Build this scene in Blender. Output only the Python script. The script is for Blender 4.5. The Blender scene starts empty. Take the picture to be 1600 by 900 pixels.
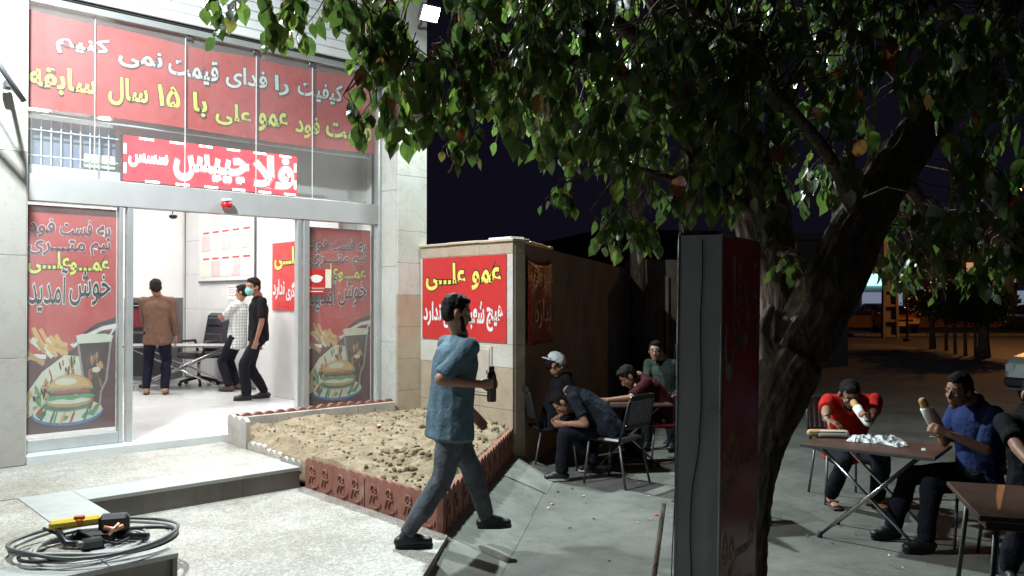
import bpy, math, random, time
import numpy as np
_T0 = time.time()
from math import sin, cos, pi, radians, sqrt, atan2
from mathutils import Vector, Matrix, noise

# ------------------------------------------------------------------ camera, world, exposure
SC = bpy.context.scene
COL = SC.collection
TH = radians(47.3)
FX, FY = cos(TH), sin(TH)            # viewing direction on the ground; X runs along the shop front, Y into the shop
RX, RY = sin(TH), -cos(TH)
CAMZ = 1.65
cam_d = bpy.data.cameras.new('camera')
cam_d.sensor_width = 36.0
cam_d.lens = 36.0*1300/1600
cam_d.clip_start = 0.05
cam_d.clip_end = 600
cam = bpy.data.objects.new('camera', cam_d)
COL.objects.link(cam)
cam.location = (0, 0, CAMZ)
cam.rotation_euler = (radians(90.66), 0, -radians(42.7))
SC.camera = cam
W = bpy.data.worlds.new('World')
SC.world = W
W.use_nodes = True
_wn = W.node_tree
_bg = _wn.nodes['Background']
_bg.inputs['Color'].default_value = (0.0043, 0.0036, 0.0080, 1)
_bg.inputs['Strength'].default_value = 1.0
SC.view_settings.view_transform = 'Standard'
SC.view_settings.look = 'None'
SC.view_settings.exposure = 0.0
SC.view_settings.gamma = 1.0
SC.view_settings.use_curve_mapping = False
SC.cycles.use_denoising = True
SC.cycles.max_bounces = 6
SC.cycles.transparent_max_bounces = 12
SC.cycles.caustics_reflective = False
SC.cycles.caustics_refractive = False
SC.cycles.sample_clamp_indirect = 4.0

ZS = -0.20        # street level (the shop's paving is z = 0)


def cw(r, f, z=0.0):
    """metres right of / ahead of the camera post -> world"""
    return Vector((FX*f + RX*r, FY*f + RY*r, z))


def ray(px, py, f):
    """a point f metres ahead of the camera, at the bearing and height measured in the photograph"""
    return cw((px-800)/1300*f, f, CAMZ-(py-465)/1300*f)


# ------------------------------------------------------------------ materials
MATS = {}


class NB:
    def __init__(s, name):
        s.m = bpy.data.materials.new(name)
        s.m.use_nodes = True
        s.t = s.m.node_tree
        s.t.nodes.clear()
        s.out = s.n('ShaderNodeOutputMaterial')
        s._co = None

    def n(s, kind, **kw):
        x = s.t.nodes.new(kind)
        for k, v in kw.items():
            if hasattr(x, k) and k not in x.inputs:
                setattr(x, k, v)
            else:
                x.inputs[k].default_value = v
        return x

    def l(s, a, b):
        s.t.links.new(a, b)

    def co(s, scale=(1, 1, 1), rot=(0, 0, 0)):
        if s._co is None:
            g = s.n('ShaderNodeNewGeometry')
            s._co = g.outputs['Position']
        mp = s.n('ShaderNodeMapping')
        mp.inputs['Scale'].default_value = scale
        mp.inputs['Rotation'].default_value = rot
        s.l(s._co, mp.inputs['Vector'])
        return mp.outputs[0]

    def noise(s, scale, detail=4, rough=.55, vec=None, dist=0.0):
        x = s.n('ShaderNodeTexNoise')
        x.inputs['Scale'].default_value = scale
        x.inputs['Detail'].default_value = detail
        x.inputs['Roughness'].default_value = rough
        x.inputs['Distortion'].default_value = dist
        s.l(vec if vec is not None else s.co(), x.inputs['Vector'])
        return x.outputs['Fac']

    def ramp(s, fac, stops):
        x = s.n('ShaderNodeValToRGB')
        e = x.color_ramp.elements
        while len(e) > 1:
            e.remove(e[0])
        e[0].position, e[0].color = stops[0][0], (*stops[0][1], 1)
        for p, c in stops[1:]:
            k = e.new(p)
            k.color = (*c, 1)
        s.l(fac, x.inputs[0])
        return x.outputs[0]

    def mix(s, a, b, fac, mode='MIX'):
        x = s.n('ShaderNodeMix', data_type='RGBA', blend_type=mode)
        for sock, v in ((x.inputs[6], a), (x.inputs[7], b), (x.inputs[0], fac)):
            if hasattr(v, 'is_output'):
                s.l(v, sock)
            elif isinstance(v, (int, float)):
                sock.default_value = v
            else:
                sock.default_value = (*v, 1)
        return x.outputs[2]

    def bump(s, h, strength=.3, dist=.01):
        b = s.n('ShaderNodeBump')
        b.inputs['Strength'].default_value = strength
        b.inputs['Distance'].default_value = dist
        s.l(h, b.inputs['Height'])
        return b.outputs[0]

    def pr(s, color, rough=.6, metal=0.0, bump=None, **kw):
        p = s.n('ShaderNodeBsdfPrincipled')
        if hasattr(color, 'is_output'):
            s.l(color, p.inputs['Base Color'])
        else:
            p.inputs['Base Color'].default_value = (*color, 1)
        if hasattr(rough, 'is_output'):
            s.l(rough, p.inputs['Roughness'])
        else:
            p.inputs['Roughness'].default_value = rough
        p.inputs['Metallic'].default_value = metal
        if bump is not None:
            s.l(bump, p.inputs['Normal'])
        for k, v in kw.items():
            p.inputs[k.replace('_', ' ')].default_value = v
        return p.outputs[0]

    def done(s, sh):
        s.l(sh, s.out.inputs['Surface'])
        MATS[s.m.name] = s.m
        return s.m


def simple(name, col, rough=.55, metal=0.0, var=.12, scale=6, bump=.0, bscale=60, bdist=.004):
    b = NB(name)
    f = b.noise(scale, 5, .6)
    dk = tuple(c*(1-var) for c in col)
    lt = tuple(min(1, c*(1+var)) for c in col)
    c = b.ramp(f, [(.3, dk), (.7, lt)])
    bp = b.bump(b.noise(bscale, 4, .6), bump, bdist) if bump else None
    return b.done(b.pr(c, rough, metal, bp))


def emis(name, col, s):
    b = NB(name)
    e = b.n('ShaderNodeEmission')
    e.inputs['Color'].default_value = (*col, 1)
    e.inputs['Strength'].default_value = s
    return b.done(e.outputs[0])


def build_materials():
    # stone cladding: pale marble with thin veins and a few stains
    for nm, base, vein, dirt in (('marble', (.66, .66, .62), (.36, .34, .31), (.50, .46, .38)),
                                 ('marble_beige', (.52, .44, .34), (.30, .23, .17), (.34, .26, .18)),
                                 ('marble_grey', (.44, .42, .39), (.28, .26, .24), (.36, .33, .28)),
                                 ('marble_floor', (.70, .73, .73), (.55, .58, .60), (.60, .63, .63))):
        b = NB(nm)
        n1 = b.noise(1.3, 6, .6, dist=1.6)
        v = b.n('ShaderNodeMath', operation='SUBTRACT')
        b.l(n1, v.inputs[0]); v.inputs[1].default_value = .5
        a = b.n('ShaderNodeMath', operation='ABSOLUTE')
        b.l(v.outputs[0], a.inputs[0])
        veins = b.ramp(a.outputs[0], [(0, (1, 1, 1)), (.012, (.35, .35, .35)), (.03, (0, 0, 0))])
        c = b.ramp(b.noise(2.2, 6, .65), [(.35, dirt), (.6, base)])
        c = b.mix(c, base, .55)
        gr = b.ramp(b.noise(45, 3, .6), [(.3, (.9, .9, .9)), (.7, (1, 1, 1))])
        c = b.mix(c, gr, .5, 'MULTIPLY')
        f = b.n('ShaderNodeMath', operation='MULTIPLY')
        b.l(veins, f.inputs[0]); f.inputs[1].default_value = .35
        c = b.mix(c, vein, f.outputs[0])
        b.done(b.pr(c, .28 if nm != 'marble_floor' else .18, 0, b.bump(b.noise(30, 3), .08, .003)))
    # terrazzo of pale chips
    b = NB('terrazzo')
    vo = b.n('ShaderNodeTexVoronoi')
    vo.inputs['Scale'].default_value = 75
    b.l(b.co(), vo.inputs['Vector'])
    sep = b.n('ShaderNodeSeparateColor')
    b.l(vo.outputs['Color'], sep.inputs[0])
    chips = b.ramp(sep.outputs[0], [(0, (.34, .325, .305)), (.25, (.44, .43, .405)), (.6, (.51, .50, .475)), (.85, (.60, .595, .57))])
    chips.node.color_ramp.interpolation = 'CONSTANT'
    edge = b.ramp(vo.outputs['Distance'], [(.25, (1, 1, 1)), (.6, (.72, .70, .66))])
    c = b.mix(chips, edge, .8, 'MULTIPLY')
    st = b.ramp(b.noise(1.1, 6, .65), [(.35, (.62, .585, .53)), (.62, (1, 1, 1))])
    c = b.mix(c, st, .8, 'MULTIPLY')
    st2 = b.ramp(b.noise(7, 5, .7), [(.36, (.78, .75, .70)), (.55, (1, 1, 1))])
    c = b.mix(c, st2, .7, 'MULTIPLY')
    b.done(b.pr(c, .52, 0, b.bump(b.noise(120, 3, .7), .3, .005)))
    # smooth slab
    b = NB('slab_stone')
    c = b.ramp(b.noise(2.5, 6, .65), [(.3, (.33, .34, .33)), (.65, (.46, .47, .46))])
    c = b.mix(c, b.ramp(b.noise(90, 2, .6), [(.35, (.8, .8, .8)), (.6, (1, 1, 1))]), .7, 'MULTIPLY')
    b.done(b.pr(c, .38, 0, b.bump(b.noise(70, 3), .12, .003)))
    b = NB('riser_stone')
    c = b.ramp(b.noise(3, 6, .65, vec=b.co((1, 1, .3))), [(.3, (.11, .10, .09)), (.7, (.19, .17, .15))])
    b.done(b.pr(c, .5, 0, b.bump(b.noise(60, 3), .2, .004)))
    # street concrete
    for nm, k in (('concrete', 1.0), ('ramp_concrete', 1.5)):
        b = NB(nm)
        c = b.ramp(b.noise(.9, 8, .68), [(.30, (.085*k, .088*k, .080*k)), (.5, (.145*k, .148*k, .136*k)), (.72, (.22*k, .22*k, .205*k))])
        c = b.mix(c, b.ramp(b.noise(5, 6, .7), [(.35, (.68, .68, .66)), (.55, (1, 1, 1))]), .75, 'MULTIPLY')
        c = b.mix(c, b.ramp(b.noise(140, 3, .6), [(.3, (.72, .72, .72)), (.65, (1.0, 1.0, 1.0))]), .7, 'MULTIPLY')
        n1 = b.noise(.8, 5, .62, dist=.8)
        v = b.n('ShaderNodeMath', operation='SUBTRACT'); b.l(n1, v.inputs[0]); v.inputs[1].default_value = .47
        a = b.n('ShaderNodeMath', operation='ABSOLUTE'); b.l(v.outputs[0], a.inputs[0])
        ck = b.ramp(a.outputs[0], [(0, (.35, .34, .32)), (.0035, (1, 1, 1))])
        c = b.mix(c, ck, .65, 'MULTIPLY')
        b.done(b.pr(c, .78, 0, b.bump(b.noise(25, 8, .75), .45, .012)))
    b = NB('asphalt')
    c = b.ramp(b.noise(2, 6, .6), [(.3, (.035, .034, .033)), (.7, (.07, .068, .065))])
    b.done(b.pr(c, .7, 0, b.bump(b.noise(60, 3), .3, .006)))
    # soil
    b = NB('soil')
    c = b.ramp(b.noise(6, 9, .72), [(.28, (.14, .098, .058)), (.5, (.30, .232, .150)), (.72, (.47, .385, .27))])
    c = b.mix(c, b.ramp(b.noise(70, 5, .75), [(.35, (.45, .42, .38)), (.6, (1, 1, 1))]), .75, 'MULTIPLY')
    b.done(b.pr(c, .95, 0, b.bump(b.noise(45, 8, .8), .9, .015)))
    # terracotta-coloured concrete edging
    b = NB('edging_clay')
    c = b.ramp(b.noise(5, 6, .65), [(.3, (.20, .075, .05)), (.7, (.30, .13, .095))])
    c = b.mix(c, (.42, .36, .30), b.ramp(b.noise(2.2, 7, .75), [(.58, (0, 0, 0)), (.72, (.7, .7, .7))]))
    b.done(b.pr(c, .8, 0, b.bump(b.noise(60, 4, .7), .4, .004)))
    b = NB('edging_pale')
    c = b.ramp(b.noise(5, 6, .65), [(.3, (.34, .30, .27)), (.7, (.52, .49, .46))])
    b.done(b.pr(c, .8, 0, b.bump(b.noise(60, 4, .7), .4, .004)))
    simple('plaster_dark', (.27, .215, .17), .9, 0, .35, 1.5, .5, 25, .01)
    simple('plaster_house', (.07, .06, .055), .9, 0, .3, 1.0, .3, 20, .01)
    simple('brick_far', (.35, .18, .09), .85, 0, .3, 2)
    simple('white_wall', (.78, .78, .77), .45, 0, .03, 3)
    simple('tile_wall', (.68, .69, .68), .22, 0, .06, 2.5)
    simple('soffit_grey', (.76, .74, .73), .6, 0, .05, 2)
    simple('header_grey', (.40, .39, .39), .4, 0, .06, 6)
    simple('pole_concrete', (.22, .19, .16), .85, 0, .2, 4)
    simple('white_paint', (.74, .76, .76), .4, 0, .06, 6)
    simple('siding_white', (.72, .73, .73), .45, 0, .05, 4)
    simple('aluminium', (.55, .57, .57), .35, .55, .08, 5)
    simple('dark_gap', (.05, .05, .05), .8)
    simple('black_plastic', (.018, .018, .02), .35, 0, .2, 8)
    simple('black_leather', (.022, .022, .028), .32, 0, .2, 8, .25, 50)
    simple('black_rubber', (.02, .02, .02), .7)
    simple('chrome', (.55, .55, .56), .22, 1.0, .1)
    simple('steel_grey', (.12, .12, .125), .45, .4, .2)
    simple('table_wood', (.085, .045, .032), .42, 0, .3, 5)
    simple('table_grey', (.34, .32, .31), .35, 0, .15, 5)
    simple('red_seat', (.35, .02, .05), .5)
    simple('hose_grey', (.30, .30, .28), .45, 0, .15)
    simple('yellow_plastic', (.75, .52, .02), .35)
    simple('orange_plastic', (.75, .18, .01), .4)
    simple('copper', (.60, .30, .20), .4, .6)
    simple('bread', (.55, .33, .14), .8, 0, .25, 30, .5, 60)
    simple('lettuce', (.20, .30, .07), .7, 0, .4, 40)
    simple('red_dome', (.6, .02, .03), .25)
    simple('mask_teal', (.22, .66, .56), .8)
    simple('eye_white', (.7, .68, .64), .3)
    simple('eye_dark', (.02, .012, .01), .2)
    simple('menu_red', (.72, .50, .48), .5)
    simple('box_paint', (.50, .46, .40), .5)
    simple('paper', (.78, .78, .76), .7)
    simple('bluepaper', (.35, .5, .72), .7)
    simple('litter_white', (.8, .78, .76), .6)
    # printed colours
    for nm, c in (('print_red', (.60, .035, .035)), ('print_poster', (.62, .075, .075)), ('print_yellow', (.86, .78, .16)),
                  ('print_white', (.84, .84, .84)), ('print_black', (.03, .025, .03)), ('print_maroon', (.125, .018, .025)),
                  ('print_plum', (.24, .05, .08)), ('print_cream', (.80, .74, .62)), ('print_tan', (.62, .33, .15)), ('print_fry', (.78, .45, .16)),
                  ('print_green', (.12, .34, .13)), ('print_leaf', (.05, .19, .09)), ('print_blue', (.06, .20, .50)), ('print_cola', (.06, .02, .015)),
                  ('print_amber', (.42, .13, .04)), ('print_patty', (.12, .045, .03)), ('print_tomato', (.55, .06, .04)), ('print_smoke', (.20, .04, .045)), ('print_glass', (.40, .30, .30)),
                  ('print_outline', (.16, .06, .07))):
        simple(nm, c, .42, 0, .07, 14, .35 if nm in ('print_red', 'print_poster') else .0, 3.5, .03)
    b = NB('totem_red')
    c = b.ramp(b.noise(3, 6, .7), [(.3, (.45, .02, .025)), (.7, (.70, .035, .04))])
    b.done(b.pr(c, .25, 0, b.bump(b.noise(5, 3), .15, .02)))
    b = NB('totem_text')
    c = b.ramp(b.noise(9, 7, .75), [(.36, (.45, .12, .10)), (.5, (.75, .66, .62))])
    b.done(b.pr(c, .4))
    b = NB('totem_yellow')
    c = b.ramp(b.noise(9, 7, .75), [(.34, (.50, .08, .02)), (.5, (.80, .45, .06))])
    b.done(b.pr(c, .4))
    b = NB('totem_grey')
    c = b.ramp(b.noise(4, 8, .72), [(.24, (.20, .205, .21)), (.36, (.46, .47, .475)), (.75, (.56, .58, .585))])
    b.done(b.pr(c, .5, .2, b.bump(b.noise(3, 5, .6), .2, .01)))
    # crinkled banner on the yard wall
    b = NB('banner_dark_red')
    c = b.ramp(b.noise(4, 7, .7, dist=1.5), [(.35, (.16, .010, .012)), (.55, (.30, .02, .02)), (.62, (.42, .10, .07)), (.75, (.20, .015, .018))])
    b.done(b.pr(c, .3, 0, b.bump(b.noise(5, 5, .6), .6, .04)))
    # bark
    b = NB('bark')
    mp = b.co((1, 1, .22))
    n1 = b.noise(26, 8, .7, vec=mp, dist=.6)
    c = b.ramp(n1, [(.32, (.030, .020, .015)), (.5, (.13, .092, .068)), (.7, (.27, .20, .155))])
    b.done(b.pr(c, .9, 0, b.bump(n1, .9, .03)))
    # leaves
    b = NB('leaf')
    g = b.n('ShaderNodeNewGeometry')
    oi = b.n('ShaderNodeObjectInfo')
    ad = b.n('ShaderNodeMath', operation='ADD')
    b.l(g.outputs['Random Per Island'], ad.inputs[0]); b.l(oi.outputs['Random'], ad.inputs[1])
    fr = b.n('ShaderNodeMath', operation='FRACT')
    b.l(ad.outputs[0], fr.inputs[0])
    c = b.ramp(fr.outputs[0], [(0, (.040, .056, .032)), (.35, (.062, .088, .042)), (.66, (.085, .115, .048)), (.84, (.11, .14, .052)),
                               (.91, (.15, .18, .06)), (.955, (.12, .07, .045)), (.975, (.17, .04, .03)), (1, (.07, .09, .04))])
    c = b.mix(c, b.ramp(b.noise(40, 4, .6), [(.3, (.65, .65, .6)), (.6, (1, 1, 1))]), .7, 'MULTIPLY')
    p = b.pr(c, .30, 0, b.bump(b.noise(45, 4), .5, .006))
    t = b.n('ShaderNodeBsdfTranslucent')
    b.l(b.mix(c, (1.8, 2.3, 1.1), 1.0, 'MULTIPLY'), t.inputs['Color'])
    mx = b.n('ShaderNodeMixShader'); mx.inputs[0].default_value = .38
    b.l(p, mx.inputs[1]); b.l(t.outputs[0], mx.inputs[2])
    b.done(mx.outputs[0])
    # window glass: thin pane, clear with a reflection and a pale veil painted in for glare
    b = NB('window_glass')
    tr = b.n('ShaderNodeBsdfTransparent'); tr.inputs[0].default_value = (.93, .96, .95, 1)
    gl = b.n('ShaderNodeBsdfGlossy'); gl.inputs['Roughness'].default_value = .02
    lw = b.n('ShaderNodeLayerWeight'); lw.inputs['Blend'].default_value = .5
    pw = b.n('ShaderNodeMath', operation='POWER'); b.l(lw.outputs['Facing'], pw.inputs[0]); pw.inputs[1].default_value = 5.0
    ma = b.n('ShaderNodeMath', operation='MULTIPLY_ADD'); b.l(pw.outputs[0], ma.inputs[0]); ma.inputs[1].default_value = .9; ma.inputs[2].default_value = .035
    m1 = b.n('ShaderNodeMixShader')
    b.l(ma.outputs[0], m1.inputs[0]); b.l(tr.outputs[0], m1.inputs[1]); b.l(gl.outputs[0], m1.inputs[2])
    df = b.n('ShaderNodeBsdfDiffuse'); df.inputs[0].default_value = (.8, .8, .8, 1)
    du = b.ramp(b.noise(1.5, 5, .6), [(.3, (.04, .04, .04)), (.7, (.09, .09, .09))])
    m2 = b.n('ShaderNodeMixShader')
    b.l(du, m2.inputs[0]); b.l(m1.outputs[0], m2.inputs[1]); b.l(df.outputs[0], m2.inputs[2])
    b.done(m2.outputs[0])
    b = NB('car_glass')
    b.done(b.pr((.01, .012, .014), .08))
    b = NB('foil')
    b.done(b.pr((.62, .63, .65), .32, .75, b.bump(b.noise(30, 5, .7), 1.0, .02)))
    # cloth
    def cloth(name, col, var=.18, rough=.85):
        b = NB(name)
        c = b.ramp(b.noise(7, 6, .7), [(.3, tuple(x*(1-var) for x in col)), (.7, tuple(min(1, x*(1+var)) for x in col))])
        b.done(b.pr(c, rough, 0, b.bump(b.noise(16, 5, .65), .7, .03), Specular_IOR_Level=.15))
    cloth('cloth_blue', (.095, .150, .190), .3)
    cloth('cloth_brown', (.13, .075, .052))
    cloth('cloth_navy', (.008, .010, .022))
    cloth('cloth_royal', (.018, .034, .115))
    cloth('cloth_black', (.009, .009, .012))
    cloth('cloth_trouser', (.010, .011, .017))
    cloth('cloth_jeans', (.085, .095, .11), .45)
    cloth('cloth_maroon', (.045, .008, .014))
    cloth('cloth_green', (.04, .055, .046))
    cloth('cloth_red', (.50, .020, .014))
    cloth('cloth_cap', (.52, .55, .57))
    cloth('cloth_tee', (.016, .020, .030))
    b = NB('cloth_plaid')
    sep = b.n('ShaderNodeSeparateXYZ'); b.l(b.co((1, 1, 1)), sep.inputs[0])
    cs = []
    for ax, k in ((2, 22), (0, 22)):
        m = b.n('ShaderNodeMath', operation='MULTIPLY'); b.l(sep.outputs[ax], m.inputs[0]); m.inputs[1].default_value = k
        f = b.n('ShaderNodeMath', operation='FRACT'); b.l(m.outputs[0], f.inputs[0])
        cs.append(b.ramp(f.outputs[0], [(0, (.45, .50, .48)), (.22, (1, 1, 1)), (.78, (1, 1, 1)), (1, (.62, .66, .64))]))
    c = b.mix(cs[0], cs[1], 1.0, 'MULTIPLY')
    c = b.mix(c, (.68, .70, .68), 1.0, 'MULTIPLY')
    b.done(b.pr(c, .85, 0, b.bump(b.noise(14, 4), .5, .02)))
    b = NB('skin')
    c = b.ramp(b.noise(25, 4, .6), [(.3, (.27, .135, .088)), (.7, (.37, .20, .135))])
    b.done(b.pr(c, .5, 0, b.bump(b.noise(120, 3), .1, .002), Specular_IOR_Level=.32))
    b = NB('hair')
    c = b.ramp(b.noise(90, 4, .6), [(.3, (.004, .0032, .003)), (.7, (.014, .011, .009))])
    b.done(b.pr(c, .7, 0, b.bump(b.noise(110, 4, .8), .9, .01), Specular_IOR_Level=.18))
    simple('shoe_black', (.015, .015, .017), .5)
    simple('shoe_white', (.55, .55, .55), .6)
    simple('shoe_tan', (.30, .17, .08), .6)
    simple('strap_brown', (.06, .035, .025), .6)
    simple('taxi_paint', (.62, .24, .02), .3, .1)
    simple('silver_paint', (.32, .37, .35), .35, .1)
    simple('dark_paint', (.03, .03, .04), .3, .2)
    simple('white_car', (.55, .55, .55), .3, .1)
    simple('plate_white', (.6, .65, .72), .5)
    simple('lens_clear', (.5, .52, .52), .1)
    emis('lamp_cool', (.82, .93, 1.0), 160)
    emis('ceiling_glow', (1.0, .97, .95), 25.0)
    emis('led_red', (1.0, .02, .035), 4.5)
    emis('led_halo', (1.0, .16, .17), 3.2)  # pinkish glowing outline painted round the letters in place of bloom
    emis('led_text', (1.0, .50, .44), 16.0)
    emis('far_white', (.9, 1.0, 1.0), 5.0)
    emis('far_teal', (.35, .8, .9), 2.2)
    emis('far_orange', (1.0, .40, .12), 4.0)
    emis('far_red', (1.0, .05, .03), 4.0)
    emis('far_window', (1.0, .55, .25), .5)
    emis('headlight', (1.0, .95, .85), 25.0)
    emis('shop_sign_glow', (.55, .65, .9), .30)


build_materials()
M = MATS

# ------------------------------------------------------------------ mesh builder


class MB:
    def __init__(s):
        s.v = []; s.f = []; s.mi = []; s.sm = []; s.mats = []

    def midx(s, m):
        if m is None:
            return 0
        if isinstance(m, str):
            m = M[m]
        if m not in s.mats:
            s.mats.append(m)
        return s.mats.index(m)

    def add(s, vs, fs, m=None, smooth=False):
        o = len(s.v); k = s.midx(m)
        s.v += [tuple(v) for v in vs]
        for f in fs:
            s.f.append(tuple(i+o for i in f)); s.mi.append(k); s.sm.append(smooth)
        return s

    def box(s, a, b, m=None, rot=None, bev=0.0):
        x0, y0, z0 = a; x1, y1, z1 = b
        if x0 > x1: x0, x1 = x1, x0
        if y0 > y1: y0, y1 = y1, y0
        if z0 > z1: z0, z1 = z1, z0
        if bev > 0:
            e = min(bev, (x1-x0)*.45, (y1-y0)*.45, (z1-z0)*.45)
            vs = []
            for z, d in ((z0, e), (z0+e, 0), (z1-e, 0), (z1, e)):
                for x, y in ((x0+d, y0+e), (x0+e, y0+d), (x1-e, y0+d), (x1-d, y0+e), (x1-d, y1-e), (x1-e, y1-d), (x0+e, y1-d), (x0+d, y1-e)):
                    vs.append(Vector((x, y, z)))
            fs = [tuple(range(7, -1, -1)), tuple(range(24, 32))]
            for k in range(3):
                for i in range(8):
                    fs.append((k*8+i, k*8+(i+1) % 8, k*8+8+(i+1) % 8, k*8+8+i))
        else:
            vs = [Vector(p) for p in ((x0, y0, z0), (x1, y0, z0), (x1, y1, z0), (x0, y1, z0), (x0, y0, z1), (x1, y0, z1), (x1, y1, z1), (x0, y1, z1))]
            fs = [(3, 2, 1, 0), (4, 5, 6, 7), (0, 1, 5, 4), (1, 2, 6, 5), (2, 3, 7, 6), (3, 0, 4, 7)]
        if rot is not None:
            vs = [rot @ v for v in vs]
        return s.add(vs, fs, m)

    def obox(s, p, ax, size, m=None, bev=0.0):
        """box centred at p with frame ax (3x3 columns) and full sizes"""
        Mx = Matrix.Translation(p) @ ax.to_4x4()
        h = [c/2 for c in size]
        return s.box((-h[0], -h[1], -h[2]), (h[0], h[1], h[2]), m, Mx, bev)

    def tube(s, pts, rad, m=None, seg=10, caps=True, smooth=True):
        pts = [Vector(p) for p in pts]
        n = len(pts)
        if isinstance(rad, (int, float)):
            rad = [rad]*n
        vs = []
        d0 = (pts[1]-pts[0]).normalized()
        up = Vector((0, 0, 1)) if abs(d0.z) < .9 else Vector((1, 0, 0))
        side = d0.cross(up).normalized()
        for i, p in enumerate(pts):
            d = (pts[min(i+1, n-1)]-pts[max(i-1, 0)])
            d = d.normalized() if d.length > 1e-9 else d0
            side = (side-d*side.dot(d))
            side = side.normalized() if side.length > 1e-6 else d.orthogonal().normalized()
            w = d.cross(side)
            for k in range(seg):
                a = 2*pi*k/seg
                vs.append(p+(side*cos(a)+w*sin(a))*rad[i])
        fs = []
        for i in range(n-1):
            for k in range(seg):
                fs.append((i*seg+k, i*seg+(k+1) % seg, (i+1)*seg+(k+1) % seg, (i+1)*seg+k))
        if caps:
            fs.append(tuple(range(seg-1, -1, -1)))
            fs.append(tuple((n-1)*seg+k for k in range(seg)))
        return s.add(vs, fs, m, smooth)

    def ecap(s, a, b, ra, rb, side=None, m=None, seg=14, hs=4, ka=1.0, kb=1.0):
        """tapered capsule with elliptical section; ra, rb = (along side, across)"""
        a = Vector(a); b = Vector(b)
        if isinstance(ra, (int, float)): ra = (ra, ra)
        if isinstance(rb, (int, float)): rb = (rb, rb)
        d = b-a
        d = d.normalized() if d.length > 1e-7 else Vector((0, 0, 1))
        if side is None:
            side = d.orthogonal()
        side = Vector(side)
        side = side-d*side.dot(d)
        side = side.normalized() if side.length > 1e-5 else d.orthogonal().normalized()
        w = d.cross(side)
        rings = []
        ca, cb = min(ra)*ka, min(rb)*kb
        for i in range(hs+1):
            t = pi/2*(1-i/hs)
            rings.append((a-d*ca*sin(t), ra[0]*cos(t), ra[1]*cos(t)))
        for i in range(hs+1):
            t = pi/2*i/hs
            rings.append((b+d*cb*sin(t), rb[0]*cos(t), rb[1]*cos(t)))
        rings = rings[1:-1]
        vs = [a-d*ca]
        for c, x, y in rings:
            for k in range(seg):
                q = 2*pi*k/seg
                vs.append(c+side*cos(q)*x+w*sin(q)*y)
        vs.append(b+d*cb)
        fs = [(0, 1+(k+1) % seg, 1+k) for k in range(seg)]
        nr = len(rings)
        for i in range(nr-1):
            for k in range(seg):
                o = 1+i*seg
                fs.append((o+k, o+(k+1) % seg, o+seg+(k+1) % seg, o+seg+k))
        L = len(vs)-1; o = 1+(nr-1)*seg
        fs += [(L, o+k, o+(k+1) % seg) for k in range(seg)]
        return s.add(vs, fs, m, True)

    def ell(s, c, axes, radii, m=None, seg=14, rings=9):
        """ellipsoid: axes = three unit vectors"""
        c = Vector(c)
        X, Y, Z = axes
        vs = [c+Z*radii[2]]
        for i in range(1, rings):
            t = pi*i/rings
            for k in range(seg):
                q = 2*pi*k/seg
                vs.append(c+X*(radii[0]*sin(t)*cos(q))+Y*(radii[1]*sin(t)*sin(q))+Z*(radii[2]*cos(t)))
        vs.append(c-Z*radii[2])
        fs = [(0, 1+k, 1+(k+1) % seg) for k in range(seg)]
        for i in range(rings-2):
            o = 1+i*seg
            for k in range(seg):
                fs.append((o+k, o+seg+k, o+seg+(k+1) % seg, o+(k+1) % seg))
        L = len(vs)-1; o = 1+(rings-2)*seg
        fs += [(L, o+(k+1) % seg, o+k) for k in range(seg)]
        return s.add(vs, fs, m, True)

    def prism(s, poly, z0, z1, m=None, mtop=None, f=None):
        n = len(poly)
        vs = [Vector((x, y, z0)) for x, y in poly]+[Vector((x, y, z1)) for x, y in poly]
        if f:
            vs = [f(v) for v in vs]
        s.add(vs, [tuple(range(n-1, -1, -1))]+[(i, (i+1) % n, n+(i+1) % n, n+i) for i in range(n)], m)
        s.add(vs[n:], [tuple(range(n))], mtop or m)
        return s

    def mesh(s, name, m=None):
        me = bpy.data.meshes.new(name)
        me.from_pydata(s.v, [], s.f)
        if m is not None:
            me.materials.append(M[m] if isinstance(m, str) else m)
        else:
            for x in s.mats:
                me.materials.append(x)
            me.polygons.foreach_set('material_index', s.mi)
        me.polygons.foreach_set('use_smooth', s.sm)
        me.update()
        return me

    def build(s, name, m=None, parent=None):
        return link(name, s.mesh(name, m), parent)


def link(name, me, parent=None, loc=None, rotz=None):
    o = bpy.data.objects.new(name, me)
    COL.objects.link(o)
    if parent is not None:
        o.parent = parent
        if loc is None and parent.get('origin') is not None:
            pass
    if loc is not None:
        o.location = loc
    if rotz is not None:
        o.rotation_euler = (0, 0, rotz)
    return o


def thing(name, label, cat, loc=(0, 0, 0), rotz=0.0, group=None):
    o = bpy.data.objects.new(name, None)
    COL.objects.link(o)
    o.empty_display_size = .1
    o.location = loc
    o.rotation_euler = (0, 0, rotz)
    return tag(o, label, cat, group)


def tag(o, label, cat, group=None):
    o['label'] = label
    o['category'] = cat
    if group:
        o['group'] = group
    return o


def struct(o, kind='structure'):
    o['kind'] = kind
    return o


def copy_tree(o, parent=None):
    c = o.copy()
    COL.objects.link(c)
    if parent is not None:
        c.parent = parent
        c.matrix_parent_inverse = o.matrix_parent_inverse
    for ch in list(o.children):
        copy_tree(ch, c)
    return c


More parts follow.
